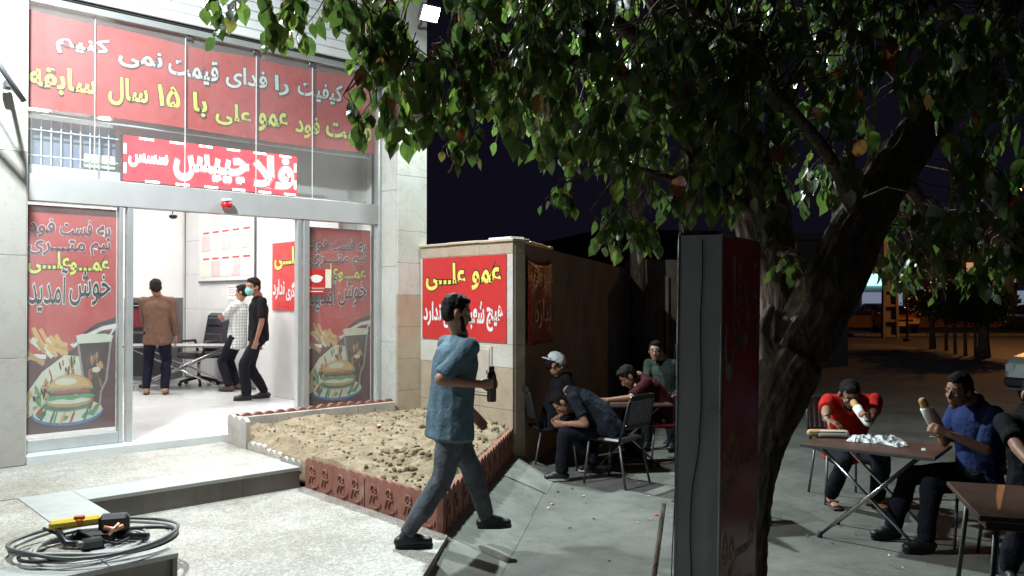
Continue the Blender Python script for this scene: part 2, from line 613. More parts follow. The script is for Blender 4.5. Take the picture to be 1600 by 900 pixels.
# ------------------------------------------------------------------ Persian lettering
AR = {'ا': (0xFE8D, 0xFE8E), 'آ': (0xFE81, 0xFE82), 'ب': (0xFE8F, 0xFE90, 0xFE91, 0xFE92), 'پ': (0xFB56, 0xFB57, 0xFB58, 0xFB59),
      'ت': (0xFE95, 0xFE96, 0xFE97, 0xFE98), 'چ': (0xFB7A, 0xFB7B, 0xFB7C, 0xFB7D), 'خ': (0xFEA5, 0xFEA6, 0xFEA7, 0xFEA8),
      'د': (0xFEA9, 0xFEAA), 'ر': (0xFEAD, 0xFEAE), 'س': (0xFEB1, 0xFEB2, 0xFEB3, 0xFEB4), 'ش': (0xFEB5, 0xFEB6, 0xFEB7, 0xFEB8),
      'ع': (0xFEC9, 0xFECA, 0xFECB, 0xFECC), 'ف': (0xFED1, 0xFED2, 0xFED3, 0xFED4), 'ق': (0xFED5, 0xFED6, 0xFED7, 0xFED8),
      'ک': (0xFB8E, 0xFB8F, 0xFB90, 0xFB91), 'گ': (0xFB92, 0xFB93, 0xFB94, 0xFB95), 'ل': (0xFEDD, 0xFEDE, 0xFEDF, 0xFEE0),
      'م': (0xFEE1, 0xFEE2, 0xFEE3, 0xFEE4), 'ن': (0xFEE5, 0xFEE6, 0xFEE7, 0xFEE8), 'ه': (0xFEE9, 0xFEEA, 0xFEEB, 0xFEEC),
      'و': (0xFEED, 0xFEEE), 'ی': (0xFBFC, 0xFBFD, 0xFBFE, 0xFBFF), 'ـ': (0x640, 0x640, 0x640, 0x640)}


def shape_fa(t):
    t = t.replace('لا', '\x01')
    A = dict(AR); A['\x01'] = (0xFEFB, 0xFEFC)
    out = []
    for i, ch in enumerate(t):
        if ch not in A:
            out.append(ch); continue
        pj = i > 0 and t[i-1] in A and len(A[t[i-1]]) == 4
        nj = i+1 < len(t) and t[i+1] in A and len(A[ch]) == 4
        out.append(chr(A[ch][(1 if pj else 0)+(2 if nj else 0)] if len(A[ch]) == 4 else A[ch][1 if pj else 0]))
    s = ''.join(reversed(out))
    return s.replace('\u06F5\u06F1', '\u06F1\u06F5')


_TX = {}


def text_mesh(txt, offset):
    key = (txt, round(offset, 4))
    if key not in _TX:
        cu = bpy.data.curves.new('t', 'FONT')
        cu.body = shape_fa(txt)
        cu.offset = offset
        cu.resolution_u = 3
        o = bpy.data.objects.new('t', cu)
        COL.objects.link(o)
        dg = bpy.context.evaluated_depsgraph_get()
        dg.update()
        me = bpy.data.meshes.new_from_object(o.evaluated_get(dg))
        vs = [tuple(v.co) for v in me.vertices]
        fs = [tuple(p.vertices) for p in me.polygons]
        bpy.data.objects.remove(o)
        bpy.data.curves.remove(cu)
        bpy.data.meshes.remove(me)
        _TX[key] = (vs, fs)
    return _TX[key]


def put_text(mb, txt, box, fr, m, outline=None, bold=.02, owid=.05, slant=0.0, lift=.002, warp=None):
    """text fitted in box=(u0,v0,u1,v1); fr(u,v,h) maps sign plane coordinates + height above it to world"""
    vs, fs = text_mesh(txt, bold)
    xs = [v[0] for v in vs]; ys = [v[1] for v in vs]
    ax, bx, ay, by = min(xs), max(xs), min(ys), max(ys)
    u0, v0, u1, v1 = box

    def tf(v, h):
        y = (v[1]-ay)/(by-ay)
        u = u0+(v[0]-ax)/(bx-ax)*(u1-u0)+slant*(y-.5)*(v1-v0)
        w = v0+y*(v1-v0)
        if warp:
            u, w = warp(u, w)
        return fr(u, w, h)
    if outline:
        ov, of = text_mesh(txt, bold+owid)
        mb.add([tf(v, lift) for v in ov], of, outline)
    mb.add([tf(v, lift*2) for v in vs], fs, m)


# ------------------------------------------------------------------ remeshed bodies
_pending = []


def remesh(mb, name, mat, parent, voxel, smooth=3, disp=0.0, dscale=9.0, seed=0, post=None):
    me = mb.mesh(name, mat)
    o = link(name, me, parent)
    r = o.modifiers.new('r', 'REMESH'); r.mode = 'VOXEL'; r.voxel_size = voxel; r.use_smooth_shade = True
    if smooth:
        q = o.modifiers.new('s', 'SMOOTH'); q.factor = .5; q.iterations = smooth
    _pending.append((o, disp, dscale, seed, mat, post))
    return o


def flush_remesh():
    dg = bpy.context.evaluated_depsgraph_get()
    dg.update()
    t1 = time.time()
    nv = 0
    for o, disp, ds, seed, mat, post in _pending:
        me = bpy.data.meshes.new_from_object(o.evaluated_get(dg))
        old = o.data
        o.modifiers.clear()
        o.data = me
        bpy.data.meshes.remove(old)
        me.name = o.name
        n = len(me.vertices); nv += n
        if disp and n:
            co = np.empty(n*3, 'f'); me.vertices.foreach_get('co', co); co = co.reshape(-1, 3)
            no = np.empty(n*3, 'f'); me.vertex_normals.foreach_get('vector', no); no = no.reshape(-1, 3)
            rg = np.random.RandomState(seed+len(o.name))
            h = np.zeros(n, 'f')
            for k in range(14):
                f = ds*(1.0+.28*k)
                d = rg.normal(size=3)*np.array((1, 1, .7)); d /= np.linalg.norm(d)
                d2 = rg.normal(size=3)
                w = co@d*f+np.sin(co@d2*ds*.8+rg.rand()*6)*1.3+rg.rand()*6.28
                h += ((1-np.abs(np.sin(w))*1.6) if k % 2 else np.sin(w))*(1.0/(1+.22*k))*.30
            co += no*(h*disp*.85)[:, None]
            me.vertices.foreach_set('co', co.ravel())
        me.polygons.foreach_set('use_smooth', np.ones(len(me.polygons), bool))
        if not me.materials:
            me.materials.append(M[mat])
    print('remeshed', nv, 'in', time.time()-t1)
    _pending.clear()


# ------------------------------------------------------------------ people
def ik(a, t, l1, l2, pole):
    d = t-a
    L = d.length
    mx = (l1+l2)*.998
    if L > mx:
        t = a+d.normalized()*mx; d = t-a; L = mx
    u = d.normalized()
    x = (l1*l1-l2*l2+L*L)/(2*L)
    h = sqrt(max(0, l1*l1-x*x))
    p = pole-u*pole.dot(u)
    p = p.normalized() if p.length > 1e-5 else u.orthogonal().normalized()
    return a+u*x+p*h, t


def person(label, pel, face, tilt=0, side_tilt=0, H=1.72, head=(1, 0, 0), head_at=None, hands=None, elbows=None, feet=None, toes=None, knees=None,
           shirt='cloth_black', trousers='cloth_trouser', shoes='shoe_black', sleeve=.62, hem=.05, cap=None, mask=False, beard=False,
           voxel=.009, curl=(.5, .5), handdir=(None, None), palm=(None, None), ground=ZS, bulk=1.0, seed=1, sandals=False, glasses=False, shoe_sole=None, twist=0, hair_len=1.0):
    """every point in camera-post coordinates (right, ahead, z); index 0 = the person's right, 1 = left"""
    k = H/1.72
    g = cw(pel[0], pel[1], ground)
    root = thing('person', label, 'person', g)

    def W3(p):
        return cw(p[0], p[1], p[2])-g

    def D3(p):
        v = cw(p[0], p[1], 0); v.z = p[2] if len(p) > 2 else 0
        return v.normalized()
    fd = D3((face[0], face[1], 0))
    rt = Vector((fd.y, -fd.x, 0))
    up = Vector((0, 0, 1))
    ta, sa = radians(tilt), radians(side_tilt)
    sp = (up*cos(ta)+fd*sin(ta))
    sp = (sp*cos(sa)+rt*sin(sa)).normalized()
    P0 = W3(pel)
    # spine bends a little
    s1 = (sp*.6+up*.4).normalized()
    waist = P0+s1*.17*k
    chest = waist+sp*.20*k
    neck = chest+(sp*1.02+fd*.05).normalized()*.17*k
    tw = radians(twist)
    rts = (rt*cos(tw)+fd*sin(tw))
    shr = chest+sp*.10*k
    sh = [shr+rts*.185*k*bulk, shr-rts*.185*k*bulk]
    hips = [P0+rt*.092*k-up*.02, P0-rt*.092*k-up*.02]
    hd = D3(head)
    hu = (up*.75+sp*.4)
    hu = (hu-hd*hu.dot(hd)).normalized()
    hr = hd.cross(hu).normalized()
    HC = W3(head_at) if head_at else neck+(sp*.6+hd*.25+up*.5).normalized()*.165*k
    if HC is not None and head_at:
        dd = HC-neck
        if dd.length > .178*k:
            HC = neck+dd.normalized()*.178*k
        if dd.length < .13*k:
            HC = neck+dd.normalized()*.14*k
    l1a, l2a = .285*k, .25*k
    l1l, l2l = .425*k, .415*k
    el, wr, kn, an = [], [], [], []
    for i in (0, 1):
        s = 1 if i == 0 else -1
        pole = D3(elbows[i]) if elbows and elbows[i] else (-fd*.6+rt*s*.4-up*.3)
        tgt = W3(hands[i]) if hands and hands[i] else sh[i]-up*.5+rt*s*.06
        e, w = ik(sh[i], tgt, l1a, l2a, pole)
        el.append(e); wr.append(w)
        pole = D3(knees[i]) if knees and knees[i] else (fd+rt*s*.1+up*.3)
        e, w = ik(hips[i], W3(feet[i]), l1l, l2l, pole)
        kn.append(e); an.append(w)
    td = [D3(toes[i]) if toes and toes[i] else fd for i in (0, 1)]
    # ---- body
    b = MB()
    B = bulk
    b.ecap(P0, waist, (.135*k*B, .095*k*B), (.125*k*B, .09*k*B), rt)
    b.ecap(waist, chest, (.125*k*B, .09*k*B), (.15*k*B, .105*k*B), rts)
    b.ecap(chest, shr, (.15*k*B, .10*k*B), (.13*k*B, .075*k), rts)
    b.ecap(sh[0], sh[1], .045*k, .045*k)
    b.ecap(shr+sp*.02, neck+sp*.01, .066*k, .060*k)
    b.ecap(neck, HC-hu*.03*k-hd*.015*k, .060*k, .056*k)
    for i in (0, 1):
        b.ecap(sh[i], el[i], .043*k*B, .038*k*B)
        b.ecap(el[i], wr[i], .039*k*B, .026*k)
        b.ecap(hips[i], kn[i], .085*k*B, .054*k)
        b.ecap(kn[i], kn[i]+(an[i]-kn[i])*.35, .052*k, .056*k)
        b.ecap(kn[i]+(an[i]-kn[i])*.35, an[i], .056*k, .036*k)
        fdn = td[i]
        b.ecap(an[i]-up*.035*k-fdn*.02, an[i]-up*.055*k+fdn*.15*k, (.030*k, .026*k), (.036*k, .017*k), fdn.cross(up))
        # hand
        hdv = D3(handdir[i]) if handdir[i] else (wr[i]-el[i]).normalized()
        pn = D3(palm[i]) if palm[i] else (rt*(-1 if i == 0 else 1)+fd*-.1)
        pn = (pn-hdv*pn.dot(hdv))
        pn = pn.normalized() if pn.length > 1e-4 else hdv.orthogonal().normalized()
        sd = hdv.cross(pn).normalized()           # across the palm
        if i == 0:
            sd = -sd
        # thumb side is +sd
        kb = wr[i]+hdv*.085*k
        b.ecap(wr[i], wr[i]+hdv*.03*k, (.028*k, .02*k), (.032*k, .017*k), sd)
        b.ecap(wr[i]+hdv*.03*k, kb, (.034*k, .016*k), (.037*k, .014*k), sd)
        cu = curl[i]
        for j, (o, ln) in enumerate(((.030, 1.0), (.010, 1.1), (-.010, 1.03), (-.029, .82))):
            p = kb+sd*o*k
            a = cu*.5
            for sL in (.042, .028, .021):
                d = (hdv*cos(a)+pn*sin(a)).normalized()
                q = p+d*sL*ln*k
                b.ecap(p, q, .0098*k, .0088*k, seg=8, hs=2)
                p = q
                a += cu*(.95+.05*j)
        a = .75
        p = wr[i]+hdv*.03*k+sd*.022*k
        for sL, r_ in ((.04, .013), (.032, .0105), (.024, .0095)):
            d = (hdv*cos(a)*.9+sd*sin(a)+pn*(.35+cu*.5)).normalized()
            q = p+d*sL*k
            b.ecap(p, q, r_*k, r_*k*.92, seg=8, hs=2)
            p = q; a -= .28
    # head
    ax = (hr, hd, hu)
    b.ell(HC+hu*.028*k-hd*.012*k, ax, (.076*k, .097*k, .092*k), seg=20, rings=14)
    b.ell(HC-hu*.035*k+hd*.022*k, ax, (.062*k, .070*k, .078*k), seg=16, rings=10)
    b.ell(HC-hu*.098*k+hd*.060*k, ax, (.030*k, .026*k, .024*k))
    b.ecap(HC-hu*.02*k+hd*.03*k+hr*.045*k, HC-hu*.075*k+hd*.04*k+hr*.030*k, .022*k, .02*k)
    b.ecap(HC-hu*.02*k+hd*.03*k-hr*.045*k, HC-hu*.075*k+hd*.04*k-hr*.030*k, .022*k, .02*k)
    b.ecap(HC+hu*.005*k+hd*.088*k, HC-hu*.032*k+hd*.108*k, .010*k, .0125*k)
    for s in (-1, 1):
        b.ecap(HC+hu*.026*k+hd*.080*k+hr*s*.018*k, HC+hu*.024*k+hd*.072*k+hr*s*.045*k, .012*k, .010*k)
        b.ell(HC-hu*.037*k+hd*.098*k+hr*s*.011*k, ax, (.008*k, .009*k, .007*k), seg=8, rings=6)
        b.ell(HC-hu*.012*k-hd*.012*k+hr*s*.080*k, (hr, hd, hu), (.011*k, .020*k, .032*k), seg=10, rings=8)
        b.ell(HC-hu*.022*k+hd*.062*k+hr*s*.036*k, ax, (.022*k, .020*k, .020*k))
    b.ecap(HC-hu*.060*k+hd*.086*k-hr*.016*k, HC-hu*.060*k+hd*.086*k+hr*.016*k, .0085*k, .0085*k)
    b.ecap(HC-hu*.073*k+hd*.083*k-hr*.013*k, HC-hu*.073*k+hd*.083*k+hr*.013*k, .0095*k, .0095*k)
    remesh(b, 'body', 'skin', root, voxel, 2)
    # eyes
    for s in (-1, 1):
        e = MB()
        c = HC+hu*.004*k+hd*.0785*k+hr*s*.031*k
        e.ell(c-hd*.001, ax, (.0125*k, .0095*k, .0060*k), 'eye_white', 12, 8)
        e.ell(c+hd*.006*k, ax, (.0065*k, .0062*k, .0065*k), 'eye_dark', 10, 6)
        e.build('eye', None, root)
    # hair
    h = MB()
    h.ell(HC+hu*.044*k-hd*.020*k, ax, (.082*k, .096*k, .087*k*hair_len), seg=18, rings=12)
    h.ell(HC+hu*.010*k-hd*.045*k, ax, (.079*k, .068*k, .090*k), seg=16, rings=10)
    h.ell(HC+hu*.090*k+hd*.030*k, ax, (.060*k, .052*k, .034*k*hair_len), seg=14, rings=8)
    for s in (-1, 1):
        h.ecap(HC+hu*.035*k+hd*.02*k+hr*s*.070*k, HC-hu*.004*k+hd*.022*k+hr*s*.070*k, .012*k, .008*k)
        h.ecap(HC+hu*.034*k+hd*.088*k+hr*s*.016*k, HC+hu*.034*k+hd*.078*k+hr*s*.043*k, .0062*k, .005*k, seg=8, hs=2)
    remesh(h, 'hair', 'hair', root, .006, 0, .007, 38, seed)
    if beard:
        h = MB()
        for s in (-1, 1):
            h.ecap(HC-hu*.03*k+hd*.03*k+hr*s*.056*k, HC-hu*.085*k+hd*.058*k+hr*s*.028*k, .016*k, .019*k)
        h.ecap(HC-hu*.100*k+hd*.068*k+hr*.014*k, HC-hu*.100*k+hd*.068*k-hr*.014*k, .022*k, .022*k)
        h.ecap(HC-hu*.050*k+hd*.094*k+hr*.018*k, HC-hu*.050*k+hd*.094*k-hr*.018*k, .006*k, .006*k)
        remesh(h, 'beard', 'hair', root, .006, 1, .003, 60, seed)
    if cap:
        h = MB()
        h.ell(HC+hu*.062*k-hd*.012*k, ax, (.088*k, .106*k, .082*k), seg=18, rings=12)
        remesh(h, 'cap', cap, root, .008, 2, .002, 20, seed)
        v = MB()
        bd = -hd
        vs, fs = [], []
        n = 10
        for lay in (0, .006):
            for i in range(n+1):
                a = -1.15+2.3*i/n
                for rr in (.085, .165):
                    vs.append(HC+hu*(.035*k+lay-.02*(rr > .1)*cos(a))+bd*(cos(a)*rr*k+.005)+hr*(sin(a)*.088*k))
        L = (n+1)*2
        for i in range(n):
            fs.append((i*2, i*2+1, i*2+3, i*2+2)); fs.append((L+i*2, L+i*2+2, L+i*2+3, L+i*2+1))
            fs.append((i*2+1, L+i*2+1, L+i*2+3, i*2+3))
        v.add(vs, fs, cap, True).build('cap_visor', None, root)
    if mask:
        h = MB()
        h.ell(HC-hu*.050*k+hd*.050*k, ax, (.064*k, .066*k, .058*k), seg=16, rings=10)
        h.ecap(HC-hu*.015*k+hd*.094*k, HC-hu*.045*k+hd*.106*k, .016*k, .016*k)
        remesh(h, 'face_mask', 'mask_teal', root, .006, 2)
        st = MB()
        for s in (-1, 1):
            st.tube([HC-hu*.03*k+hd*.07*k+hr*s*.056*k, HC-hu*.012*k+hd*.02*k+hr*s*.078*k, HC-hu*.008*k-hd*.02*k+hr*s*.088*k], .0022, 'paper', 6)
        st.build('mask_strap', None, root)
    if glasses:
        st = MB()
        for s in (-1, 1):
            c = HC+hu*.004*k+hd*.098*k+hr*s*.032*k
            st.tube([c+(hr*cos(t)*.023+hu*sin(t)*.018)*k for t in [2*pi*i/12 for i in range(13)]], .0022, 'black_plastic', 6)
            st.tube([c+hr*s*.023*k, HC+hu*.006*k+hd*.0*k+hr*s*.086*k], .0022, 'black_plastic', 6)
        st.tube([HC+hu*.006*k+hd*.098*k-hr*.009*k, HC+hu*.006*k+hd*.098*k+hr*.009*k], .0022, 'black_plastic', 6)
        st.build('eyeglasses', None, root)
    # ---- clothes
    c = MB()
    x = .018
    low = P0-s1*(hem+(.055 if hem > .07 else .02))*k
    c.ecap(low, waist, (.174*k*B+x, .124*k*B+x), (.142*k*B+x, .114*k*B+x), rt, ka=.22)
    c.ecap(waist, chest, (.142*k*B+x, .112*k*B+x), (.164*k*B+x, .120*k*B+x*.6), rts)
    c.ecap(chest, shr, (.160*k*B+x*.5, .112*k*B+x*.5), (.150*k*B, .088*k), rts)
    c.ecap(sh[0]-rts*.02*k, sh[1]+rts*.02*k, .060*k, .060*k)
    c.ecap(shr+sp*.02*k, neck+sp*.0*k, .078*k, .062*k)
    for i in (0, 1):
        if sleeve <= 1:
            c.ecap(sh[i], sh[i]+(el[i]-sh[i])*(sleeve+.10), .062*k*B, .062*k*B, kb=.25)
        else:
            c.ecap(sh[i], el[i], .060*k*B, .050*k*B)
            c.ecap(el[i], el[i]+(wr[i]-el[i])*(sleeve-1), .052*k*B, .042*k*B, kb=.3)
    remesh(c, 'shirt', shirt, root, .010, 2, .012, 8.5, seed)
    t = MB()
    t.ecap(P0+s1*.01*k, P0-up*.03*k, (.138*k*B, .098*k*B), (.146*k*B, .108*k*B), rt)
    for i in (0, 1):
        t.ecap(hips[i], kn[i], .093*k*B, .072*k)
        m_ = kn[i]+(an[i]-kn[i])*.5
        t.ecap(kn[i], m_, .072*k, .070*k)
        t.ecap(m_, an[i]+(kn[i]-an[i])*.03, .070*k, .062*k, kb=.3)
    remesh(t, 'trousers', trousers, root, .011, 2, .015, 9, seed+5)
    for i in (0, 1):
        fdn = td[i]; sdv = fdn.cross(up).normalized()
        bt = an[i]-up*.078*k
        if sandals:
            s = MB()
            s.ecap(bt-fdn*.05*k+up*.006, bt+fdn*.19*k+up*.006, (.036*k, .010), (.042*k, .010), sdv)
            s.ecap(bt+fdn*.09*k+up*.045*k-sdv*.035*k, bt+fdn*.09*k+up*.045*k+sdv*.035*k, .012, .012)
            remesh(s, 'sandal', 'strap_brown', root, .008, 1)
        else:
            s = MB()
            s.ecap(an[i]-up*.005, an[i]-up*.03-fdn*.012, .044*k, .044*k)
            s.ecap(bt+up*.042*k-fdn*.045*k, bt+up*.036*k+fdn*.15*k, (.038*k, .036*k), (.043*k, .028*k), sdv)
            s.ecap(an[i]-up*.01+fdn*.01, bt+up*.05*k+fdn*.09*k, .040*k, .034*k)
            so = remesh(s, 'shoe', shoes, root, .009, 2)
            q = MB()
            pts = []
            for a in range(20):
                th = 2*pi*a/20
                yy = sin(th); xx = cos(th)
                pts.append(bt+fdn*(.055+.125*yy)*k+sdv*(.044 if yy > 0 else .038)*xx*k)
            q.add([p for p in pts]+[p+up*.020 for p in pts], [tuple(range(19, -1, -1)), tuple(range(20, 40))]+[(i_, (i_+1) % 20, 20+(i_+1) % 20, 20+i_) for i_ in range(20)], shoe_sole or 'black_rubber')
            q.build('sole', None, so)
    root['wr'] = [list(wr[0]+g), list(wr[1]+g)]
    return root, [wr[0]+g, wr[1]+g], [el[0]+g, el[1]+g], HC+g


def off_of(o):
    v = Vector((0, 0, 0))
    while o is not None:
        v += Vector(o.location)
        o = o.parent
    return v


def wb(mb, name, parent, m=None):
    """build a mesh given in world coordinates under a parent that only has a location"""
    d = off_of(parent)
    if d.length > 0:
        mb.v = [(x-d.x, y-d.y, z-d.z) for x, y, z in mb.v]
    return mb.build(name, m, parent)


def piece(name, me, parent, world, rotz=0.0, scale=None):
    """a copy of a shared mesh placed at a world position"""
    o = bpy.data.objects.new(name, me)
    COL.objects.link(o)
    o.parent = parent
    o.location = Vector(world)-off_of(parent)
    o.rotation_euler = (0, 0, rotz)
    if scale:
        o.scale = scale
    return o


R_ = random.Random(7)

# ------------------------------------------------------------------ ground
YG = 8.50      # plane of the shop glass
g = MB()
n = 60
g.add([(-300, -300, ZS-.012), (400, -300, ZS-.012), (400, 400, ZS-.012), (-300, 400, ZS-.012)], [(0, 1, 2, 3)], 'asphalt')
struct(g.build('ground'))
# concrete forecourt
g = MB()
pts = [cw(-9, -4), cw(14, -4), cw(15, 33), cw(6, 36), cw(-2, 26)]
g.add([(p.x, p.y, ZS) for p in pts], [tuple(range(len(pts)))], 'concrete')
struct(g.build('concrete_yard'))
# lower paving (terrazzo), z = 0
pv = [(3.60, 6.62), (-6, 6.62), (-6, -3.72), (-2, -.23), (2.95, 3.98), (3.60, 4.56)]
g = MB()
g.prism(pv, ZS-.05, 0, 'riser_stone', 'terrazzo')
struct(g.build('pavement'))
# ramp of poured concrete along the edging
A0, B0 = Vector((3.62, 4.64)), Vector((6.10, 6.56))
rd = (B0-A0).normalized(); rn = Vector((rd.y, -rd.x))
ramp = struct(MB().build('ramp'), 'structure')
segs = [-5.6, -3.9, -2.5, -1.15, .02, 1.25, 2.1, 3.14]
for i in range(len(segs)-1):
    a, c = segs[i]+.006, segs[i+1]-.006
    dz = R_.uniform(-.006, .006)
    w = .46+R_.uniform(-.02, .02)
    q = []
    for s in (a, c):
        p = A0+rd*s
        q += [(p.x, p.y, -.012+dz), (p.x+rn.x*w, p.y+rn.y*w, ZS+.004), (p.x+rn.x*w, p.y+rn.y*w, ZS-.05), (p.x-rn.x*.02, p.y-rn.y*.02, ZS-.05)]
    g = MB()
    g.add(q, [(0, 1, 5, 4), (1, 2, 6, 5), (0, 4, 7, 3), (0, 3, 2, 1), (4, 5, 6, 7)], 'ramp_concrete')
    g.build('concrete_slab', None, ramp)
# upper platform z = .18, L shaped
ZP = .18
pl = MB()
pl.box((-6, 6.60, ZS), (3.52, 8.6, ZP-.03), 'riser_stone')
pl.box((-6, 4.87, ZS), (1.82, 6.64, ZP-.03), 'riser_stone')
pl.box((3.5, 6.9, ZS), (6.0, 8.6, .10), 'riser_stone')
plat = struct(pl.build('platform'))
g = MB(); g.box((-6, 6.96, ZP-.03), (3.60, 8.30, ZP-.003), 'terrazzo'); g.build('terrazzo_panel', None, plat)
g = MB(); g.box((-6, 5.20, ZP-.03), (1.48, 6.94, ZP-.003), 'terrazzo'); g.build('terrazzo_panel', None, plat)
x = 1.84
while x < 3.55:
    x2 = min(3.56, x+1.2)
    g = MB(); g.box((x+.002, 6.57, ZP-.03), (x2-.002, 6.955, ZP), 'slab_stone', None, .003); g.build('edge_slab', None, plat)
    g = MB(); g.box((x+.002, 6.575, 0), (x2-.002, 6.60, ZP-.03), 'riser_stone'); g.build('riser', None, plat)
    x = x2
y = 4.84
while y < 6.5:
    y2 = min(6.955, y+1.06)
    g = MB(); g.box((1.485, y+.002, ZP-.03), (1.852, y2-.002, ZP), 'slab_stone', None, .003); g.build('edge_slab', None, plat)
    g = MB(); g.box((1.82, y+.002, 0), (1.846, y2-.002, ZP-.03), 'riser_stone'); g.build('riser', None, plat)
    y = y2
    if y2 >= 6.95: break
for x in (-.9, .3):
    g = MB(); g.box((x+.002, 4.84, ZP-.03), (min(x+1.2, 1.481)-.002, 5.195, ZP), 'slab_stone', None, .003); g.build('edge_slab', None, plat)
    g = MB(); g.box((x+.002, 4.845, 0), (min(x+1.2, 1.55)-.002, 4.87, ZP-.03), 'riser_stone'); g.build('riser', None, plat)

# ------------------------------------------------------------------ planter bed with clay edging
bed = thing('planter', 'earth bed edged with reddish scalloped tiles between the doorway and the red wall sign', 'planter', (4.3, 6.6, 0))
bx, by = 4.3, 6.6
# soil
poly = [Vector((3.635, 4.71)), Vector((5.93, 6.50)), Vector((5.95, 8.10)), Vector((5.62, 8.12)), Vector((3.63, 8.12))]


def inside(p):
    ok = 1e9
    for i in range(len(poly)):
        a, b = poly[i], poly[(i+1) % len(poly)]
        d = b-a
        nn = Vector((-d.y, d.x)).normalized()
        ok = min(ok, (p-a).dot(nn))
    return ok


def soil_z(x, y):
    base = .235+.055*(y-4.7)/1.0*.62
    base = min(base, .42)
    q = Vector((x, y, 0))
    z = base+noise.noise(q*1.5)*.05+noise.noise(q*5)*.020+abs(noise.noise(q*13+Vector((3, 1, 0))))*.022*(.4+abs(noise.noise(q*2)*2))+noise.noise(q*34)*.008
    for cx, cy, r, h in ((4.35, 5.75, .33, .10), (4.15, 5.45, .22, .06), (5.6, 7.0, .45, .09), (5.2, 6.45, .3, .06), (4.6, 7.9, .4, .03)):
        d = sqrt((x-cx)**2+(y-cy)**2)/r
        if d < 1:
            z += h*(1-d*d)*(.7+1.1*abs(noise.noise(q*9)))
    return z


st = .022
nx, ny = int(2.5/st), int(3.6/st)
vs = []; idx = {}
fs = []
for i in range(nx):
    for j in range(ny):
        x, y = 3.60+i*st, 4.66+j*st
        ins = inside(Vector((x, y)))
        if ins > -.022:
            z = soil_z(x, y)
            left = x < 3.9 and y > 6.5
            if ins < .10 and not left:
                z -= (.10-max(ins, 0))*.28
            if left:
                k_ = min(1, max(0, (x-3.60)/.28))
                zl = .215+.035*noise.noise(Vector((x*4, y*4, 2)))+.02*noise.noise(Vector((x*15, y*15, 2)))+max(0, y-7.5)*.06
                z = zl*(1-k_)+z*k_
            idx[(i, j)] = len(vs); vs.append((x, y, z))
for (i, j) in idx:
    k = [(i, j), (i+1, j), (i+1, j+1), (i, j+1)]
    if all(q in idx for q in k):
        fs.append(tuple(idx[q] for q in k))
ec = {}
for f_ in fs:
    for i in range(4):
        e_ = (f_[i], f_[(i+1) % 4]); ec[e_] = 1
low_ = {}
for (i, j) in list(ec):
    if (j, i) in ec: continue
    for q in (i, j):
        if q not in low_:
            low_[q] = len(vs); vs.append((vs[q][0], vs[q][1], .02))
    fs.append((j, i, low_[i], low_[j]))
s = MB(); s.add(vs, fs, 'soil', True)
so = wb(s, 'soil', bed)
so['kind'] = 'stuff'
# clods, many: one stuff part
s = MB()
for i in range(750):
    while True:
        x, y = R_.uniform(3.6, 5.95), R_.uniform(4.7, 8.1)
        if inside(Vector((x, y))) > .02: break
    r = R_.choice((.005, .007, .009, .012, .018)) * (1.3 if (y < 6.2 or x > 5.2) else .8)
    ax = Matrix.Rotation(R_.uniform(0, 6), 3, 'Z') @ Matrix.Rotation(R_.uniform(0, 3), 3, 'X')
    c = [ax.col[0].copy(), ax.col[1].copy(), ax.col[2].copy()]
    o = len(s.v)
    s.ell((x, y, soil_z(x, y)+r*.3), c, (r*R_.uniform(.7, 1.3), r*R_.uniform(.7, 1.3), r*.8), 'soil', 7, 5)
    for k in range(o, len(s.v)):
        v = Vector(s.v[k]); s.v[k] = tuple(v+Vector((R_.uniform(-.2, .2), R_.uniform(-.2, .2), R_.uniform(-.2, .2)))*r)
s.sm = [False]*len(s.sm)
o = wb(s, 'soil_crumbs', bed); o['kind'] = 'stuff'
# bigger clods are parts
clod = []
for k in range(4):
    s = MB(); s.ell((0, 0, 0), (Vector((1, 0, 0)), Vector((0, 1, 0)), Vector((0, 0, 1))), (.06, .048, .034), 'soil', 9, 6)
    s.v = [tuple(Vector(v)*(1+.5*noise.noise(Vector(v)*22+Vector((k*5, 0, 0))))) for v in s.v]
    s.sm = [False]*len(s.sm)
    clod.append(s.mesh('clod'))
for i in range(60):
    if i < 34:
        x, y = 4.3+R_.gauss(0, .22), 5.65+R_.gauss(0, .22)
    else:
        x, y = 5.5+R_.gauss(0, .25), 6.9+R_.gauss(0, .35)
    if inside(Vector((x, y))) < .06: continue
    piece('clod', clod[i % 4], bed, (x, y, soil_z(x, y)+.012), R_.uniform(0, 6), [R_.uniform(.25, .8)]*3)


